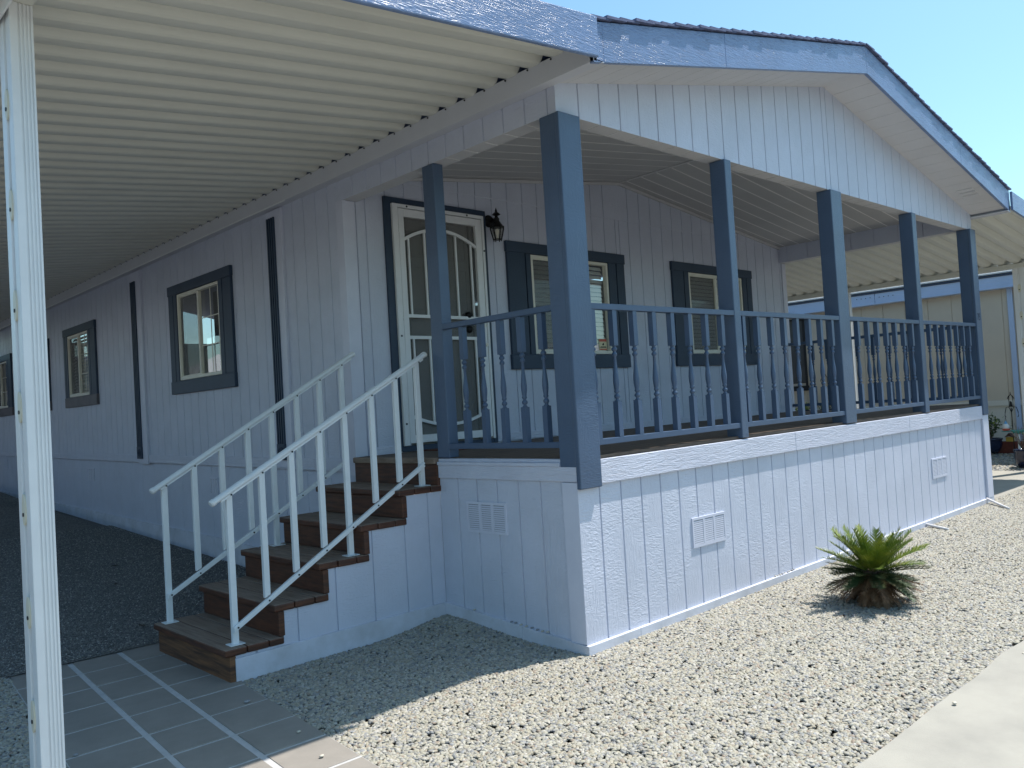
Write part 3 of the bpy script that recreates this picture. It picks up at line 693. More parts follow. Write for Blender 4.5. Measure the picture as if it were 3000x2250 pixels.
# ------------------------------------------------------------------ windows
def window(T, u0, u1, z0, z1, sash, lb, rb, n0=0., screenleft=True, blinds=True, lowmat='bluetrimh', horiz=2, sticker=False):
    """u0..u1,z0..z1 trim outline; sash (s0,s1) frame outline; lb, rb: casing board spans; T frame with n outward"""
    s0, s1 = sash; zb = z0+.142; ztp = z1-.105
    def mk(name, m, par, boxes, **k): return part(name, m, par, *boxes, T=T, **k)
    w = mk('window', 'vinyl', H, [(s0, s0+.03, n0-.03, n0+.022, zb+.006, ztp-.006), (s1-.03, s1, n0-.03, n0+.022, zb+.006, ztp-.006),
                                (s0+.03, s1-.03, n0-.03, n0+.022, zb+.006, zb+.04), (s0+.03, s1-.03, n0-.03, n0+.022, ztp-.036, ztp-.006)], bevel=.002)
    for a, c in lb+rb: mk('casing', 'bluetrim', w, [(a, c, n0, n0+.030, zb, ztp)], bevel=.003)
    mk('casing', 'bluetrimh', w, [(u0, u1, n0, n0+.036, ztp, z1)], bevel=.003)
    mk('sill_board', lowmat, w, [(u0, u1, n0, n0+.036, z0, zb)], bevel=.004)
    mid = (s0+s1)/2; za, zc = zb+.04, ztp-.036
    mk('mullion', 'vinyl', w, [(mid-.018, mid+.018, n0-.02, n0+.016, za, zc)], bevel=.002)
    A, B = (s0+.03, mid-.018), (mid+.018, s1-.03)
    scr, gl = (A, B) if screenleft else (B, A)
    mk('screen_frame', 'vinyl', w, [(scr[0], scr[0]+.012, n0-.015, n0+.010, za, zc), (scr[1]-.012, scr[1], n0-.015, n0+.010, za, zc), (scr[0]+.012, scr[1]-.012, n0-.015, n0+.010, za, za+.012), (scr[0]+.012, scr[1]-.012, n0-.015, n0+.010, zc-.012, zc)])
    mk('screen', 'mesh', w, [(scr[0]+.012, scr[1]-.012, n0-.004, n0-.002, za+.012, zc-.012)])
    gm = (gl[0]+gl[1])/2
    mk('grille', 'vinyl', w, [(gm-.005, gm+.005, n0-.012, n0-.006, za, zc)] + [(gl[0], gl[1], n0-.0115, n0-.0065, za+(zc-za)*(k+1)/(horiz+1)-.005, za+(zc-za)*(k+1)/(horiz+1)+.005) for k in range(horiz)])
    g_ = MB(T); g_.quad((s0+.03, n0-.022, za), (s1-.03, n0-.022, za), (s1-.03, n0-.022, zc), (s0+.03, n0-.022, zc)); g_.build('glass', 'glass', w, recalc=False)
    if blinds:
        b = MB(T); k = 0; zz = zc-.01
        while zz > za+.02:
            b.add([(s0+.035, n0-.060, zz), (s1-.035, n0-.060, zz), (s1-.035, n0-.040, zz-.040), (s0+.035, n0-.040, zz-.040)], [(0, 1, 2, 3)]); zz -= .046
        b.build('blind', 'blind', w, recalc=False)
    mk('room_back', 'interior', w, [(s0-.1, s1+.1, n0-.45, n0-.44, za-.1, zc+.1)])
    return w
# porch windows (facing the street) and carport windows
wA = window(TFD, WA[0], WA[1], WA[2], WA[3], (2.105, 3.27), [(1.785, 2.02), (2.034, 2.10)], [(3.275, 3.40), (3.414, 3.545)], horiz=1)
wB = window(TFD, WB[0], WB[1], WB[2], WB[3], (4.76, 5.94), [(4.435, 4.65), (4.664, 4.755)], [(5.945, 6.04), (6.054, 6.17)], horiz=1)
def flip(bs): return bs
# carport side: u = y; seen from the carport the far side is on the left
for (a, c, k), hasb in zip(win_side, (0, 1, 1, 0)):
    s0, s1 = {'A': (4.79, 5.865), 'B': (9.02, 9.955), 'C': (11.28, 12.12), 'D': (13.58, 14.62)}[k]
    z0, z1 = {'A': (1.878, 3.09), 'B': (1.89, 3.04), 'C': (1.89, 3.01), 'D': (1.90, 2.985)}[k]
    window(TS, a, c, z0, z1, (s0, s1), [(a+.008, s0-.105), (s0-.092, s0-.004)], [(s1+.004, s1+.088), (s1+.100, c-.008)], screenleft=False,
           blinds=bool(hasb), lowmat='bluetrimh' if k == 'A' else 'sillpurple')if False else None
M['sillpurple'] = mat('unevenly_painted_sill', (.13, .115, .125, 1), .5, (.09, .085, .10, 1), 4, grain=(9, 9, 85), bump=.3)
for (a, c, k), hasb in zip(win_side, (0, 1, 1, 0)):
    s0, s1 = {'A': (4.79, 5.865), 'B': (9.02, 9.955), 'C': (11.28, 12.12), 'D': (13.58, 14.62)}[k]
    z0, z1 = {'A': (1.878, 3.09), 'B': (1.89, 3.04), 'C': (1.89, 3.01), 'D': (1.90, 2.985)}[k]
    window(TS, a, c, z0, z1, (s0, s1), [(a+.008, s0-.105), (s0-.092, s0-.004)], [(s1+.004, s1+.088), (s1+.100, c-.008)], screenleft=False,
           blinds=bool(hasb), lowmat='bluetrimh' if k == 'A' else 'sillpurple')
# alarm notice inside the porch window
b = MB(TFD); b.box(3.10, 3.225, -.0185, -.0165, 2.062, 2.185); st = b.build('notice_card', 'paper', wA)
b = MB(TFD); b.box(3.104, 3.221, -.0163, -.0150, 2.155, 2.182); b.box(3.104, 3.221, -.0163, -.0150, 2.066, 2.078); b.build('red_band', 'red', st)
b = MB(TFD); b.box(3.112, 3.213, -.0163, -.0150, 2.087, 2.094); b.box(3.12, 3.205, -.0163, -.0150, 2.099, 2.104); b.prism([(3.152, 2.115), (3.174, 2.115), (3.178, 2.130), (3.168, 2.143), (3.160, 2.134), (3.150, 2.128)], -.0163, -.0150, 'y'); b.build('printed_mark', 'dark', st)

# ------------------------------------------------------------------ entry
zd0, zd1 = 1.235, 3.309
dr = part('door', 'doorp', H, (.56, 1.41, -.055, -.045, 1.20, 3.24), T=TFD)
b = MB(TFD)
for x0, x1 in ((.65, .93), (1.04, 1.32)):
    for za, zb_ in ((1.36, 1.62), (1.70, 2.10), (2.20, 2.32), (2.42, 2.80), (2.88, 3.12)):
        for q in ((x0, x1, za, za+.012), (x0, x1, zb_-.012, zb_), (x0, x0+.012, za+.012, zb_-.012), (x1-.012, x1, za+.012, zb_-.012)): b.box(q[0], q[1], -.045, -.037, q[2], q[3])
b.build('door_panel', 'doorp', dr)
b = MB(TFD); b.box(1.355, 1.372, -.044, -.036, 1.24, 3.22); b.build('door_edge', 'dark', dr)
b = MB()
for zz, r in ((2.245, .034), (2.375, .03)): b.tube([(1.262, D+.05, zz), (1.262, D+.035, zz), (1.262, D+.01, zz), (1.262, D-.004, zz)], [.03, .012, .012, r], 12); b.tube([(1.262, D-.004, zz), (1.262, D-.03, zz), (1.262, D-.05, zz)], [r, r*1.05, r*.6], 12)
b.build('handle', 'black', dr, smooth=True)
part('door_casing', 'bluetrim', H, (.388, .458, 0, .022, 1.19, 3.365), (1.494, 1.538, 0, .022, 1.19, 3.365), (.458, 1.494, 0, .022, 3.313, 3.365), (.458, 1.494, -.02, .018, 1.185, 1.232), T=TFD, bevel=.002)
sd = part('security_door', 'white', H, (.46, .514, 0.0, .045, zd0, zd1), (1.466, 1.492, 0.0, .045, zd0, zd1), (.514, 1.466, 0.0, .045, 3.278, zd1), T=TFD, bevel=.003)
part('leaf_frame', 'white', sd, (.519, .577, .006, .040, 1.252, 3.272), (1.390, 1.461, .006, .040, 1.252, 3.272), (.577, 1.390, .006, .040, 3.205, 3.272), (.577, 1.390, .006, .040, 1.252, 1.318), T=TFD, bevel=.003)
part('mid_bar', 'white', sd, (.577, 1.39, .012, .034, 2.332, 2.361), (.577, 1.39, .012, .034, 2.146, 2.175), T=TFD, bevel=.002)
def arch(z0, h, th):
    b = MB(TFD); K = 20; x0, x1 = .577, 1.39
    for k in range(K):
        q = []
        for t in (k/K, (k+1)/K):
            x = x0+(x1-x0)*t; z = z0+h*(1-(2*t-1)**2); q.append((x, z))
        (xa, za), (xb, zb_) = q
        b.hexa([(xa, .012, za), (xb, .012, zb_), (xb, .034, zb_), (xa, .034, za), (xa, .012, za+th), (xb, .012, zb_+th), (xb, .034, zb_+th), (xa, .034, za+th)])
    return b.build('arch_bar', 'white', sd)
arch(2.995, .115, .028); arch(1.465, -.085, .026)
az = lambda x, z0, h: z0+h*(1-(2*(x-.577)/.813-1)**2)
for x in (.622, .798, 1.150, 1.328):
    part('upright_bar', 'white', sd, (x-.008, x+.008, .015, .031, 2.361, az(x, 2.995, .115)), T=TFD)
    part('upright_bar', 'white', sd, (x-.008, x+.008, .015, .031, az(x, 1.465, -.085)+.026, 2.146), T=TFD)
part('screen', 'mesh', sd, (.577, 1.39, .004, .006, 1.318, 3.205), T=TFD)
b = MB(TFD)
for zz in (3.06, 2.30, 1.42):
    for k in range(3): b.tube([(.516, .047, zz+.028*k), (.516, .047, zz+.028*k+.024)], .008, 8)
b.build('hinge', 'white', sd)
b = MB()
for x, zz in ((.61, 3.293), (1.29, 3.293), (1.479, 2.98), (.484, 1.42), (.484, 2.17)): b.tube([(x, D-.045, zz), (x, D-.049, zz)], .009, 8)
b.build('screw', 'screw', sd)
b = MB(); b.tube([(1.425, D-.041, 2.10), (1.425, D-.075, 2.10)], .016, 10); b.tube([(1.425, D-.041, 2.28), (1.425, D-.06, 2.28)], .016, 10); b.build('handle', 'vinyl', sd)
b = MB(); b.box(.60, 1.32, 1.90, 2.36, 1.1815, 1.192); tag(b.build('doormat', 'matred', bevel=.003), 'worn red-brown doormat lying before the white security door', 'doormat')

# lantern
LX, LY = 1.575, D-.135
LN = thing('wall_lantern', 'black carriage lantern mounted on the wall beside the door', 'lantern', (LX, D, 3.27))
b = MB(); K = 18
b.tube([(LX+.018, D, 3.279), (LX+.018, D-.012, 3.279), (LX+.018, D-.026, 3.279), (LX+.018, D-.036, 3.279)], [.058, .058, .045, .02], K); b.build('back_plate', 'black', LN, smooth=False)
b = MB(); b.tube([(LX+.018, D-.03, 3.27), (LX+.01, D-.075, 3.285), (LX, D-.11, 3.265), (LX, LY, 3.24)], [.013, .012, .013, .016], 8); b.build('arm', 'black', LN, smooth=True)
b = MB(); b.lathe((LX, LY, 3.19), [(.062, 0), (.066, .006), (.060, .014), (.045, .035), (.034, .055), (.026, .062), (.028, .085), (.016, .10), (.014, .11), (.040, .122), (.028, .136), (.010, .15), (.012, .158), (.006, .175), (.001, .19)], 12); b.build('cap', 'black', LN)
b = MB(); K = 6
for j in range(K):
    t = 2*math.pi*j/K+.3; c, s_ = math.cos(t), math.sin(t); t2 = 2*math.pi*(j+1)/K+.3
    b.tube([(LX+.062*c, LY+.062*s_, 3.205), (LX+.060*c, LY+.060*s_, 3.17), (LX+.036*c, LY+.036*s_, 3.075)], .0065, 5)
    b.tube([(LX+.040*c, LY+.040*s_, 3.08), (LX+.040*math.cos(t2), LY+.040*math.sin(t2), 3.08)], .0045, 5)
    b.tube([(LX+.036*c, LY+.036*s_, 3.085), (LX+.034*c, LY+.034*s_, 3.062)], .005, 5)
b.build('cage', 'black', LN)
b = MB(); b.lathe((LX, LY, 3.082), [(.033, 0), (.055, .085), (.056, .11)], 6); b.build('glass', 'lglass', LN)
b = MB(); b.lathe((LX, LY, 3.09), [(.008, 0), (.008, .03), (.017, .05), (.019, .07), (.008, .09)], 10); b.build('bulb', M['gwhite'], LN, smooth=True)

# ------------------------------------------------------------------ wooden steps
ST = thing('porch_steps', 'brown wooden steps with weathered treads rising from the tiled walkway', 'steps', (-.8, 1.9, 0))
YA, YZ = 1.338, 2.455
for k in range(5):
    zt_ = .195+.197*k; x0 = -1.65+.32*k
    b = MB()
    for a, c in ((x0, x0+.136), (x0+.140, x0+.276), (x0+.280, x0+.376)):
        j = random.uniform(-.001, .001)
        b.box(a, c, YA-random.uniform(.0, .006), YZ, zt_-.044, zt_+j)
    o = b.build('tread', 'tread', ST, bevel=.008); o.data.materials.append(M['brown'])
    for pl_ in o.data.polygons: pl_.material_index = 0 if pl_.normal.z > .5 else 1
    b = MB(); b.box(x0+.028, x0+.068, YA+.006, YZ-.01, zt_-.197+.002 if k else -.05, zt_-.046); b.build('riser', 'brownx' if k == 0 and 'brownx' in M else 'brown', ST, bevel=.004)
b = MB(); b.box(-.022, .016, YA+.006, YZ-.035, .95, 1.138); b.build('riser', 'brown', ST, bevel=.004)
b = MB(); b.box(-.05, .0, YA+.002, D-.02, 1.136, 1.180); b.build('tread', 'tread', ST, bevel=.008)
# sided cheek wall of the steps
TC = lambda u, n, z: (u, 1.352-n, z)
b = MB(TC)
def ztread(x):
    k = int(math.floor((x+1.27+1e-6)/.32))+1; return .150+.197*max(0, min(4, k))
for k in range(5):
    a = -1.582 if k == 0 else -1.27+.32*(k-1); c = -1.27+.32*k if k < 4 else .0
    siding(b, a, c, [-1.45, -1.17, -.89, -.60, -.33, -.12], -.1, .150+.197*k, 0)
b.build('cheek_wall', 'sid_x', ST)
b = MB(TC); b.hexa([(-1.588, -.0, -.1), (-.023, .0, -.1), (-.023, .016, -.1), (-1.588, .016, -.1), (-1.588, 0, .136), (-.023, 0, .151), (-.023, .016, .149), (-1.588, .016, .133)]); b.build('base_board', 'base', ST, bevel=.002)
b = MB(); b.box(-1.56, -.03, YZ-.06, YZ-.03, -.02, .13); 
for k in range(1, 5): b.box(-1.25+.32*(k-1), -.03, YZ-.06, YZ-.03, .151+.197*(k-1), .149+.197*k)
b.build('stringer', 'sid_x', ST)

def handrail(y, za, zb, lz0, lz1, xs, feet, label, feetz):
    h = thing('stair_handrail', label, 'handrail', (-1.55, y, .195), 'white handrails of the porch steps')
    xa, xb = -1.655, -.035
    s = (zb-za)/(xb-xa); hz = lambda x: za+s*(x-xa); ls = (lz1-lz0)/(xs[-1]-xs[0]); lz = lambda x: lz0+ls*(x-xs[0])
    b = MB(); b.tube([(xa, y, hz(xa)), (xb, y, hz(xb))], .026, 10, sq=(1, .72)); b.build('handrail_tube', 'railw', h, smooth=False)
    b = MB(); b.box(0, 1, 0, 1, 0, 1); b.v = []; b.f = []
    b.hexa([(xa+.05, y-.014, hz(xa+.05)-.030), (xb-.02, y-.014, hz(xb-.02)-.030), (xb-.02, y+.014, hz(xb-.02)-.030), (xa+.05, y+.014, hz(xa+.05)-.030),
            (xa+.05, y-.014, hz(xa+.05)-.014), (xb-.02, y-.014, hz(xb-.02)-.014), (xb-.02, y+.014, hz(xb-.02)-.014), (xa+.05, y+.014, hz(xa+.05)-.014)])
    b.build('rail_channel', 'railw', h)
    for x, sg in ((xa, -1), (xb, 1)):
        b = MB(); b.tube([(x-sg*.012, y, hz(x-sg*.012)), (x+sg*.004, y, hz(x+sg*.004)), (x+sg*.010, y, hz(x+sg*.010))], [.029, .029, .022], 10, sq=(1, .75)); b.build('end_cap', 'white', h)
    b = MB(); x0, x1 = xs[0]-.02, xs[-1]+.005
    b.hexa([(x0, y-.021, lz(x0)-.034), (x1, y-.021, lz(x1)-.034), (x1, y+.004, lz(x1)-.034), (x0, y+.004, lz(x0)-.034), (x0, y-.021, lz(x0)), (x1, y-.021, lz(x1)), (x1, y+.004, lz(x1)), (x0, y+.004, lz(x0))])
    b.build('lower_rail', 'railw', h, bevel=.003)
    for i, x in enumerate(xs):
        zf = feetz[i] if i in feet else lz(x)-.02
        zb_ = zf if i in feet else lz(x)
        b = MB(); yy0, yy1 = (y+.0045, y+.036) if i in feet else (y-.014, y+.016)
        if i in feet: yy0, yy1 = y+.005, y+.036
        b.hexa([(x-.0185, yy0, zb_), (x+.0185, yy0, zb_+(0 if i in feet else ls*.032)), (x+.0185, yy1, zb_+(0 if i in feet else ls*.032)), (x-.0185, yy1, zb_),
                (x-.0185, yy0, hz(x-.0185)-.03), (x+.0185, yy0, hz(x+.0185)-.03), (x+.0185, yy1, hz(x+.0185)-.03), (x-.0185, yy1, hz(x-.0185)-.03)])
        o = b.build('upright', 'railw', h, bevel=.003)
        b = MB(); b.tube([(x+.004, y-.0145, hz(x)-.021), (x+.004, y-.0185, hz(x)-.021)], .006, 7); b.tube([(x+.004, y-.0215, lz(x)-.016), (x+.004, y-.0250, lz(x)-.016)], .006, 7)
        b.build('screw', 'screw', o)
        if i in feet:
            b = MB(); b.box(x-.045, x+.045, y-.018, y+.058, zf, zf+.005); b.build('foot_plate', 'railw', o)
    return h
handrail(1.405, 1.048, 1.925, .315, 1.152, [-1.545+.2064*k for k in range(8)], (0, 4, 7), 'near white metal handrail on the pebble side of the steps', {0: .196, 4: .590, 7: .984})
handrail(2.345, 1.090, 2.010, .40, 1.175, [-1.57+.2025*k for k in range(8)], (0, 4), 'far white metal handrail on the house side of the steps', {0: .196, 4: .590})

# ------------------------------------------------------------------ awnings
def corr(za, slope, xh, xo, y0, y1, pitch, sgn, prof=None):
    """corrugated pan roof from the house line xh out to xo"""
    prof = prof or [(0, .058), (.012, .046), (.024, .026), (.036, .009), (.048, .001), (.075, -.001), (.105, 0), (.120, .0025), (.140, .0085), (.150, .0125), (.154, .048), (.160, .060), (.194, .061)]
    b = MB(); n = int((y1-y0)/pitch); pts = []
    for k in range(n):
        for u, h in prof: pts.append((y0+pitch*k+u, h))
    vs_ = []
    for x in (xh, xo):
        for y, h in pts: vs_.append((x, y, za-slope*abs(x-xh)+h))
    m_ = len(pts); b.add(vs_, [(i, i+1, m_+i+1, m_+i) for i in range(m_-1)])
    return b
AW = thing('patio_awning', 'cream corrugated metal carport awning along the left side of the home', 'awning', (-2.85, 0, 3.2))
o = corr(3.568, .1105, -.085, -3.05, -.44+.026, 16.2, .2005, 1).build('corrugated_panel', 'alum', AW, recalc=False)
sd_ = o.modifiers.new('thick', 'SOLIDIFY'); sd_.thickness = .0015; sd_.offset = 1
az_ = lambda x: 3.568-.1105*abs(x+.085)
b = MB(); 
b.hexa([(-2.905, -.43, 3.213), (-2.80, -.43, 3.213), (-2.80, 16.1, 3.213), (-2.905, 16.1, 3.213), (-2.905, -.43, az_(-2.905)-.001), (-2.80, -.43, az_(-2.80)-.001), (-2.80, 16.1, az_(-2.80)-.001), (-2.905, 16.1, az_(-2.905)-.001)])
b.build('beam', 'alum', AW, bevel=.006)
b = MB(); b.box(-2.912, -2.905, -.43, 16.1, 3.155, 3.30); b.build('beam_face', 'white', AW)
b = MB(); b.box(-3.09, -3.052, -.45, 16.1, 3.20, 3.31); b.build('gutter', 'white', AW, bevel=.005)
# wooden front fascia, painted blue, laps a little in front of the roof fascia
b = MB(); x0, x1 = -.096, -3.1; z0 = 3.445; fz = lambda x: z0-.093*(x0-x)
b.hexa([(x1, -.448, fz(x1)), (x0, -.448, fz(x0)), (x0, -.418, fz(x0)), (x1, -.418, fz(x1)), (x1, -.448, fz(x1)+.228), (x0, -.448, fz(x0)+.236), (x0, -.418, fz(x0)+.236), (x1, -.418, fz(x1)+.228)])
b.build('fascia', 'fascia', AW, bevel=.008)
b = MB()
for k in range(82):
    y = -.414+.14+.2005*k; b.tube([(-.094, y, 3.562), (-.099, y, 3.562)], .0065, 6)
b.build('screws', 'screw', AW)
def awning_post(x, y, z1, parent, zb=0.):
    b = MB(); 
    # near tube with a fluted street face
    b.box(x-.04, x+.045, y+.004, y+.06, zb, z1)
    for u in (-.004, .010, .024): b.box(x+u, x+u+.008, y-.000, y+.004, zb, z1)
    b.box(x-.04, x-.010, y-.002, y+.004, zb, z1); b.box(x+.036, x+.045, y-.001, y+.004, zb, z1)
    p = b.build('post', 'white', parent, bevel=.003)
    b = MB(); b.box(x-.044, x+.02, y+.085, y+.150, zb, z1); b.box(x-.030, x+.01, y+.06, y+.085, zb, z1); b.build('rear_tube', 'white', p, bevel=.003)
    for k in range(7):
        zz = .42+.40*k
        if zz > z1-.2: break
        b = MB(); K = 14; vs_ = [(x-.0465, y+.072+.022*math.cos(2*math.pi*j/K), zz+.062*math.sin(2*math.pi*j/K)) for j in range(K)]
        vs_ += [(x-.039, v[1], v[2]) for v in vs_]
        b.add(vs_, [tuple(range(K))] + [(j, (j+1) % K, K+(j+1) % K, K+j) for j in range(K)]); s_ = b.build('scallop', 'cream', p)
        b = MB(); b.tube([(x-.0465, y+.072, zz-.02), (x-.050, y+.072, zz-.02)], .008, 8); b.build('screw', 'screw', s_)
    return p
awning_post(-2.85, .20, 3.212, AW, -.02)

AR = thing('patio_awning', 'cream corrugated awning over the driveway on the right of the home', 'awning', (8.7, 0, 3.2))
o = corr(3.50, .0965, W+.06, 10.5, -.40, 14, .2005, 1, [(0, 0), (.04, -.003), (.075, .0), (.09, .008), (.13, .060), (.142, .064), (.152, .058), (.192, .006)]).build('corrugated_panel', 'alum', AR, recalc=False)
sd_ = o.modifiers.new('thick', 'SOLIDIFY'); sd_.thickness = .0015; sd_.offset = 1
b = MB(); b.box(10.24, 10.34, -.40, 14, 3.12, 3.193); b.build('beam', 'alum', AR, bevel=.006)
b = MB(); fz = lambda x: 3.45-.10*(x-W-.09)
b.hexa([(W+.09, -.43, fz(W+.09)), (10.5, -.43, fz(10.5)), (10.5, -.405, fz(10.5)), (W+.09, -.405, fz(W+.09)), (W+.09, -.43, fz(W+.09)+.21), (10.5, -.43, fz(10.5)+.21), (10.5, -.405, fz(10.5)+.21), (W+.09, -.405, fz(W+.09)+.21)])
b.build('fascia', 'fascia', AR)
awning_post(10.29, 2.98, 3.12, AR, .1); awning_post(10.29, .34, 3.12, AR, .1)

# ------------------------------------------------------------------ sago palm
def palm(cx, cy, z0):
    t = thing('sago_palm', 'small sago palm with green crown over dry brown fronds standing in the pebbles', 'palm', (cx, cy, z0))
    b = MB(); b.lathe((cx, cy, z0), [(.09, -.02), (.105, .02), (.115, .08), (.11, .15), (.07, .20), (.02, .22)], 14); b.build('trunk', 'trunk', t)
    sets = {'crown': MB(), 'lower_fronds': MB(), 'dry_fronds': MB()}
    def frond(mb, az, el, L, bend, wid, start=.19, fold=.35, n=24, w0=.0050):
        p = Vector((cx+.03*math.cos(az), cy+.03*math.sin(az), z0+start)); dirh = Vector((math.cos(az), math.sin(az), 0)); side = Vector((-dirh.y, dirh.x, 0))
        pts = []; tw = random.uniform(-.35, .35)
        for i in range(n+1):
            e = el - bend*(i/n)**1.4; d = dirh*math.cos(e)+Vector((0, 0, 1))*math.sin(e)
            nrm = -dirh*math.sin(e)+Vector((0, 0, 1))*math.cos(e)
            sd_ = side*math.cos(tw)+nrm*math.sin(tw); nr_ = nrm*math.cos(tw)-side*math.sin(tw)
            pts.append((p.copy(), d, nr_, sd_)); p = p+d*(L/n)
        mb.tube([tuple(q[0]) for q in pts[::3]], [.0055*(1-i/11) for i in range(len(pts[::3]))], 4)
        for i in range(3, n+1):
            q, d, nrm, sv = pts[i]; s = i/n
            l0 = wid*(.35+.65*math.sin(math.pi*(s**.8))**.5) if s < .98 else wid*.5
            for sg in (-1, 1):
                for h in (0, .5):
                    l = l0*random.uniform(.8, 1.12)
                    base = q - d*(L/n*h)
                    fw = .42+.55*s
                    tip = base + (sv*sg*.80 + d*fw + nrm*fold*random.uniform(.7, 1.3)).normalized()*l + Vector((random.gauss(0, .003), random.gauss(0, .003), random.gauss(-.004, .004)))
                    w_ = d*w0*.5
                    mid = base*.5+tip*.5+nrm*l*-.04
                    mb.add([tuple(base-w_), tuple(base+w_), tuple(mid+w_), tuple(mid-w_), tuple(tip)], [(0, 1, 2, 3), (3, 2, 4)])
    for i in range(34):
        t_ = i/33
        frond(sets['crown'], i*2.399+random.uniform(-.2, .2), R_(76-54*t_+random.uniform(-8, 8)), .29+.09*t_+random.uniform(-.03, .03), R_(random.uniform(5, 30)), random.uniform(.075, .09), w0=.0068)
    for i in range(44):
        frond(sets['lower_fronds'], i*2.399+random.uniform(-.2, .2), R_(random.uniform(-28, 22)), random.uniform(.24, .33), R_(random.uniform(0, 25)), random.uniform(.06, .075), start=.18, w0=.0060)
    for i in range(110):
        frond(sets['dry_fronds'], i*2.399+random.uniform(-.2, .2), R_(random.uniform(-72, -6)), random.uniform(.18, .30), R_(random.uniform(0, 30)), random.uniform(.038, .055), start=random.uniform(.10, .2), fold=.1, w0=.0045)
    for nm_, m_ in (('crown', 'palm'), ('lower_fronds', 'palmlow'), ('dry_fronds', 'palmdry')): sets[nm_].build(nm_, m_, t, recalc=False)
palm(1.97, -.86, gz(1.97, -.86)+.03)

# painted drain stubs poking out of the skirt
for (a, c, lab) in (((5.10, .0, .085), (4.97, -.27, .065), 'short white drain pipe poking from the skirt base behind the palm'), ((6.93, .0, .13), (6.50, -.36, .08), 'white drain pipe lying by the right corner of the skirt')):
    b = MB(); m_ = ((a[0]+c[0])/2, (a[1]+c[1])/2, (a[2]+c[2])/2)
    b.tube([a, m_, c], .013, 10); tag(b.build('drain_pipe', 'pvc', smooth=True), lab, 'pipe')

# ------------------------------------------------------------------ the beige house next door
NX = 12.3
NB = thing('neighbour_house', 'beige mobile home with ice-blue fascia beyond the right awning', 'house', (NX, 5, .3))
TN = lambda u, n, z: (NX-n, u, z)
b = MB(TN); siding(b, -3, 14, [-2.8+.203*2*k for k in range(42)], 1.13, 3.09, 0, holes=[(4.92, 5.8, 1.65, 2.93)], gw=.014); b.build('siding', 'beige', NB)
b = MB(TN); siding(b, -3, 14, [-2.8+.203*2*k for k in range(42)], -.1, 1.04, -.012, gw=.014); b.build('skirting', 'pale', NB)
part('belly_band', 'pale', NB, (-3, 14, -.012, .018, 1.04, 1.13), T=TN, bevel=.003)
part('pilaster', 'iceblue', NB, (1.088, 1.170, 0, .03, .3, 3.06), (.93, 1.056, 0, .03, .3, 3.06), T=TN, bevel=.003)
fa = part('fascia', 'iceblue', NB, (-3.3, 3.318, .20, .235, 3.035, 3.235), (3.33, 14.3, .20, .235, 3.035, 3.235), (-3.3, 14.3, .0, .20, 3.035, 3.045), T=TN)
part('moulding', 'iceblue', fa, *[(-3.3, 14.3, .235, .241, 3.035+.06*k, 3.055+.06*k) for k in range(3)], T=TN)
b = MB(TN)
for k in range(4): b.tube([(3.32+.085*(k+1), .242, 3.17), (3.32+.085*(k+1), .246, 3.17)], .009, 6); b.tube([(3.32-.085*(k+1), .242, 3.16), (3.32-.085*(k+1), .246, 3.16)], .009, 6)
b.build('screw', 'screw', fa)
part('drip_edge', 'numblue', NB, (-3.35, 14.35, .20, .27, 3.24, 3.275), T=TN)
b = MB()
n = 22
for k in range(n):
    xa = NX-.30+3.6*k/n; xb = xa+3.6/n*1.2; za, zb_ = 3.29+.25*(xa-NX+.3), 3.28+.25*(xb-NX+.3)
    b.hexa([(xa, -3.4, za-.012), (xb, -3.4, zb_-.012), (xb, 14.4, zb_-.012), (xa, 14.4, za-.012), (xa, -3.4, za+.012), (xb, -3.4, zb_), (xb, 14.4, zb_), (xa, 14.4, za+.012)])
b.build('roof', 'palestone', NB)
b = MB(); b.box(NX+3.3, NX+3.4, -3.3, 14.3, 0, 4.0); b.box(NX, NX+3.3, -3.02, -3.0, 0, 3.2); b.box(NX, NX+3.3, 14.0, 14.02, 0, 3.2); b.build('rear_wall', 'beige', NB)
wn = part('window', 'screen', NB, (4.92, 5.8, -.02, .004, 1.65, 2.93), T=TN)
part('frame', 'dark', wn, (4.88, 4.92, 0, .03, 1.6, 2.97), (5.8, 5.84, 0, .03, 1.6, 2.97), (4.86, 5.86, 0, .045, 1.50, 1.6), (4.88, 5.84, 0, .03, 2.93, 2.97), T=TN)

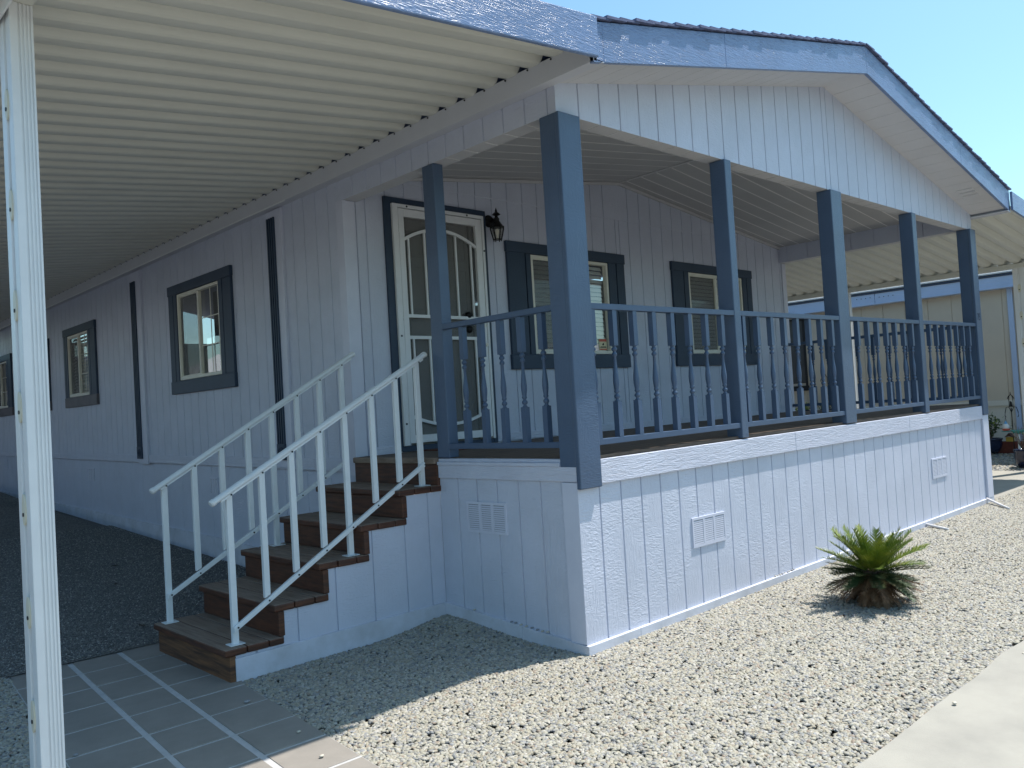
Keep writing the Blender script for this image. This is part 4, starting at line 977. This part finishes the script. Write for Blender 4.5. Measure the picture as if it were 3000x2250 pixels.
# pots and ornaments
def shrub(t, c, r, h, n, m1, m2, leaf=.035, name='foliage', twigs=10):
    b = MB(); g_ = MB(); tips = []
    for i in range(twigs):
        a = random.uniform(0, 6.28); rr = r*random.uniform(.2, 1); top = Vector((c[0]+rr*math.cos(a), c[1]+rr*math.sin(a), c[2]+h*random.uniform(.55, 1)))
        g_.tube([(c[0]+.02*math.cos(a), c[1]+.02*math.sin(a), c[2]), ((c[0]*.4+top.x*.6), (c[1]*.4+top.y*.6), c[2]+h*.45), tuple(top)], [.006, .004, .002], 4); tips.append(top)
    for i in range(n):
        tp = random.choice(tips); q = Vector(c).lerp(tp, random.uniform(.5, 1.05)) + Vector([random.gauss(0, .035) for _ in range(3)])
        d = Vector([random.gauss(0, 1) for _ in range(3)]).normalized(); e = d.cross(Vector((random.random(), random.random(), 1))).normalized()
        l = leaf*random.uniform(.6, 1.2)
        b.add([tuple(q-d*l), tuple(q-e*l*.45), tuple(q+d*l), tuple(q+e*l*.45)], [(0, 1, 2, 3)])
    b.build(name, m1, t, recalc=False); g_.build('stems', 'twig', t)
    if m2:
        b2 = MB()
        for i in range(n//5):
            tp = random.choice(tips); q = Vector(tp)+Vector([random.gauss(0, .04) for _ in range(3)]); d = Vector([random.gauss(0, 1) for _ in range(3)]).normalized(); e = d.cross(Vector((0, .3, 1))).normalized()
            b2.add([tuple(q-d*leaf), tuple(q-e*leaf*.5), tuple(q+d*leaf), tuple(q+e*leaf*.5)], [(0, 1, 2, 3)])
        b2.build('young_leaves', m2, t, recalc=False)
def pot(x, y, z, r, h, label):
    t = thing('potted_plant', label, 'potted plant', (x, y, z))
    b = MB(); b.lathe((x, y, z), [(r*.62, 0), (r*.85, h*.25), (r, h*.6), (r*.95, h*.85), (r*1.02, h*.9), (r*1.04, h), (r*.9, h), (r*.88, h*.9), (.01, h*.88)], 24); b.build('pot', 'glazed', t, smooth=True)
    return t
t = pot(11.75, 1.44, .28, .19, .24, 'round black pot with a leafy bush beside the blue porch corner'); shrub(t, (11.75, 1.44, .48), .26, .42, 330, 'leafd', 'leafl', .035, twigs=22)
t = pot(10.62, .60, .14, .16, .28, 'dark glazed pot with bare twigs cut by the right picture edge'); shrub(t, (10.62, .60, .38), .2, .45, 25, 'leafd', None, .02, twigs=24)
t = pot(11.9, 4.82, .95, .12, .17, 'small pot with bright yellow-green leaves seen under the far rail'); shrub(t, (11.9, 4.82, 1.08), .13, .14, 160, 'leafl', None, .03)
t = pot(11.9, 4.34, .95, .12, .17, 'small pot with dark leaves seen under the far rail'); shrub(t, (11.9, 4.34, 1.08), .13, .14, 160, 'leafd', None, .03)
b = MB(); b.box(11.75, 12.05, 4.1, 5.1, .28, .95); b.build('plant_bench', 'brown'); tag(bpy.data.objects['plant_bench'], 'low brown bench holding the two small pots by the beige wall', 'bench')
# wrought iron hook behind the porch rail
b = MB(); b.tube([(11.95, 4.30, .3), (11.95, 4.30, 1.62), (11.95, 4.31, 1.74), (11.95, 4.345, 1.80), (11.95, 4.39, 1.80), (11.95, 4.42, 1.755)], .008, 6)
K = 10; b.tube([(11.95, 4.40+.04*math.cos(6.283*k/K), 1.68+.045*math.sin(6.283*k/K)) for k in range(K+1)], .006, 5, cap=False)
tag(b.build('garden_hook', 'black'), 'thin black shepherd hook with a scroll seen through the porch railing', 'hook')
# tall double shepherd hook with lantern top
hk = thing('shepherd_hook', 'black double shepherd hook with lantern finial before the beige wall', 'hook', (11.6, 1.03, .3))
b = MB(); hx, hy = 11.6, 1.035
b.tube([(hx, hy, .28), (hx, hy, 1.02)], .007, 6)
for s in (-1, 1): b.tube([(hx, hy, .95), (hx, hy+s*.035, 1.035), (hx, hy+s*.075, 1.03), (hx, hy+s*.095, .95), (hx, hy+s*.10, .89), (hx, hy+s*.085, .87)], .006, 6)
b.build('stem', 'black', hk)
b = MB()
for s in (-1, 1):
    b.tube([(hx, hy+s*.028, 1.04), (hx, hy+s*.032, 1.17), (hx, hy+s*.02, 1.22), (hx, hy, 1.24)], .006, 5); b.tube([(hx, hy+s*.05, 1.17), (hx, hy+s*.03, 1.215), (hx, hy, 1.235)], .006, 5)
b.tube([(hx, hy-.034, 1.045), (hx, hy+.034, 1.045)], .007, 5); b.tube([(hx, hy, 1.23), (hx, hy, 1.285)], [.009, .003], 6); b.tube([(hx, hy-.01, 1.05), (hx, hy-.006, 1.11), (hx, hy+.008, 1.13), (hx, hy+.012, 1.05)], .012, 5)
b.build('finial', 'black', hk)
gn = thing('hanging_feeder', 'small hanging bird feeder, white and red with a blue cap', 'bird feeder', (11.6, 1.135, .65))
b = MB(); b.lathe((11.6, 1.135, .66), [(.02, 0), (.05, .02), (.052, .06), (.03, .10), (.01, .11)], 14); b.build('body', 'gwhite', gn, smooth=True)
b = MB(); b.lathe((11.6, 1.135, .655), [(.02, -.01), (.055, .0), (.054, .03), (.05, .032)], 14); b.build('band', 'red', gn)
b = MB(); b.lathe((11.6, 1.135, .755), [(.03, 0), (.02, .03), (.002, .06)], 10); b.build('cap', 'skyblue', gn)
b = MB(); b.lathe((11.6, 1.135, .635), [(.07, 0), (.075, .008), (.06, .012), (.02, .012)], 16); b.build('tray', 'teal', gn)
b = MB(); b.tube([(11.6, 1.135, .80), (11.6, 1.133, .875)], .002, 4); b.tube([(11.6, 1.09, .65), (11.6, 1.133, .875)], .0015, 4); b.tube([(11.6, 1.18, .65), (11.6, 1.133, .875)], .0015, 4); b.build('wire', 'black', gn)
bb = thing('bird_bath', 'teal glazed bird bath dish on a slim stand', 'bird bath', (11.5, .93, .3))
b = MB(); b.lathe((11.5, .93, .60), [(.02, 0), (.07, .02), (.11, .06), (.10, .065), (.05, .04), (.01, .035)], 20); b.build('dish', 'teal', bb, smooth=True)
b = MB(); b.lathe((11.5, .93, .22), [(.07, 0), (.03, .05), (.018, .2), (.02, .385)], 12); b.build('stand', 'gwhite', bb, smooth=True)
bh = thing('birdhouse', 'yellow wooden birdhouse sitting on the red brick planter', 'birdhouse', (11.85, 1.17, .46))
b = MB(); b.box(11.80, 11.90, 1.11, 1.21, .458, .53); b.build('box', 'yellow', bh)
b = MB(); b.prism([(1.09, .528), (1.16, .60), (1.23, .528), (1.16, .545)], 11.79, 11.91, 'x'); b.build('roof', 'brown', bh)
b = MB()
for i in range(2):
    for k in range(6): b.box(11.98, 12.1, .55+.17*k+.08*(i % 2), .55+.17*k+.16+.08*(i % 2), .24+.105*i, .338+.105*i)
b.box(11.79, 11.979, 1.05, 1.4, .24, .455)
tag(b.build('brick_planter', 'terra', bevel=.004), 'low red brick planter against the beige wall behind the black pot', 'planter')

# strays
for x, y, r in ((-1.76, .30, .008), (-2.58, .9, .009), (-1.84, -.05, .009)):
    pebble(x, y, .012, r, 'small pebble strayed onto the edge of the tiled walkway', 'pebbles strayed onto the walkway edge')
for x, y in ((.35, -1.93), (1.3, -1.95), (2.8, -1.92)): pebble(x, y, .03, .010, 'pale pebble strayed onto the concrete along the bed edge', 'pale pebbles strayed onto the concrete')
led = [(.33, .085), (.375, .083), (.42, .085), (.47, .09), (.52, .092), (.57, .095), (.62, .10), (.66, .10), (1.03, .13)]
for y, z in led: pebble(-.012, y, z+.008, .009, 'small pebble resting on the base board ledge left of the porch corner', 'pebbles on the base board ledge')
pebble(-1.72, .93, .012, .013, 'lone pebble lying on the right side of the tiled walkway')
for x, y in ((2.0, -1.97), (2.16, -2.02), (1.9, -2.06)): pebble(x, y, .045, .009, 'dark pebble stray on the pale concrete beside the bed', 'strays on the concrete')

# ------------------------------------------------------------------ added houses out of frame for the windows to mirror, and light blockers
def outhouse(name, label, x0, x1, y0, y1, h, wall, facing):
    t = thing(name, label, 'house', ((x0+x1)/2, (y0+y1)/2, 0))
    b = MB(); b.box(x0, x1, y0, y1, 0, h); b.build('wall', wall, t)
    b = MB()
    if facing == 'x': b.prism([(x0-.4, h-.05), ((x0+x1)/2, h+1.0), (x1+.4, h-.05), (x1+.4, h+.12), ((x0+x1)/2, h+1.18), (x0-.4, h+.12)], y0-.4, y1+.4, 'y')
    else: b.prism([(y0-.4, h-.05), ((y0+y1)/2, h+1.0), (y1+.4, h-.05), (y1+.4, h+.12), ((y0+y1)/2, h+1.18), (y0-.4, h+.12)], x0-.4, x1+.4, 'x')
    b.build('roof', 'palestone', t)
    for k in range(3):
        b = MB()
        if facing == 'x': yy = y0+(y1-y0)*(k+.5)/3; b.box(x1-.01, x1+.03, yy-.6, yy+.6, 1.6, 2.6)
        else: xx = x0+(x1-x0)*(k+.5)/3; b.box(xx-.6, xx+.6, y1-.01, y1+.03, 1.6, 2.6)
        b.build('window', 'screen', t)
    return t
M['slate'] = mat('slate_blue_siding', (.20, .22, .25, 1), .7)
outhouse('house', 'added grey-blue mobile home on the far left, outside the picture, darkening the carport', -12, -7.2, 3.5, 26, 2.9, 'slate', 'x')  # unseen house set close and dark to hold sky light off the carport
sh = thing('light_block_shed', 'added grey shed outside the picture, blocking light at the far end of the carport', 'shed', (-1.8, 17.2, .4))  # unseen shed added to keep horizon light from under the awning
b = MB(); b.box(-3.5, -.25, 16.6, 19.5, .2, 3.1); b.build('wall', 'slate', sh)
b = MB(); b.box(-3.7, -.1, 16.5, 19.7, 3.1, 3.2); b.build('roof', 'shingle', sh)
b = MB(); b.box(-2.4, -1.4, 16.57, 16.6, .45, 2.5); b.build('door', 'screen', sh)
# dry leaves blown onto the carport ground and pebbles on the front ledge
for k, (x, y, a) in enumerate([(-1.9, 3.9, .3), (-1.2, 4.6, 1.2), (-.7, 3.6, 2.1), (-2.0, 5.6, .8), (-.95, 5.4, 2.7), (-1.5, 3.1, 1.7)]):
    z = gz(x, y)+.012; c, s_ = math.cos(a), math.sin(a); b = MB()
    P = lambda u, v, h: (x+u*c-v*s_, y+u*s_+v*c, z+h)
    b.add([P(-.045, 0, .006), P(-.01, .018, .010), P(.03, .012, .004), P(.05, 0, .012), P(.03, -.014, .006), P(-.01, -.018, .012), P(0, 0, .001)], [(0, 1, 6), (1, 2, 6), (2, 3, 6), (3, 4, 6), (4, 5, 6), (5, 0, 6)])
    tag(b.build('dry_leaf', 'leafdry', recalc=False), 'small dark dry leaf on the crushed gravel of the carport', 'leaf', 'dry leaves under the carport')
for x in (2.16, 2.19, 2.225, 2.26, 2.30, 2.335, 2.37, 2.41, 2.44): pebble(x, -.011+random.uniform(-.004, .004), bz(x)+.007, random.uniform(.006, .009), 'tiny pebble on the front base board ledge left of the palm', 'pebbles on the front ledge')
outhouse('house', 'white mobile home across the street behind the viewer', 6, 24, -19, -13, 2.9, 'pale', 'y')
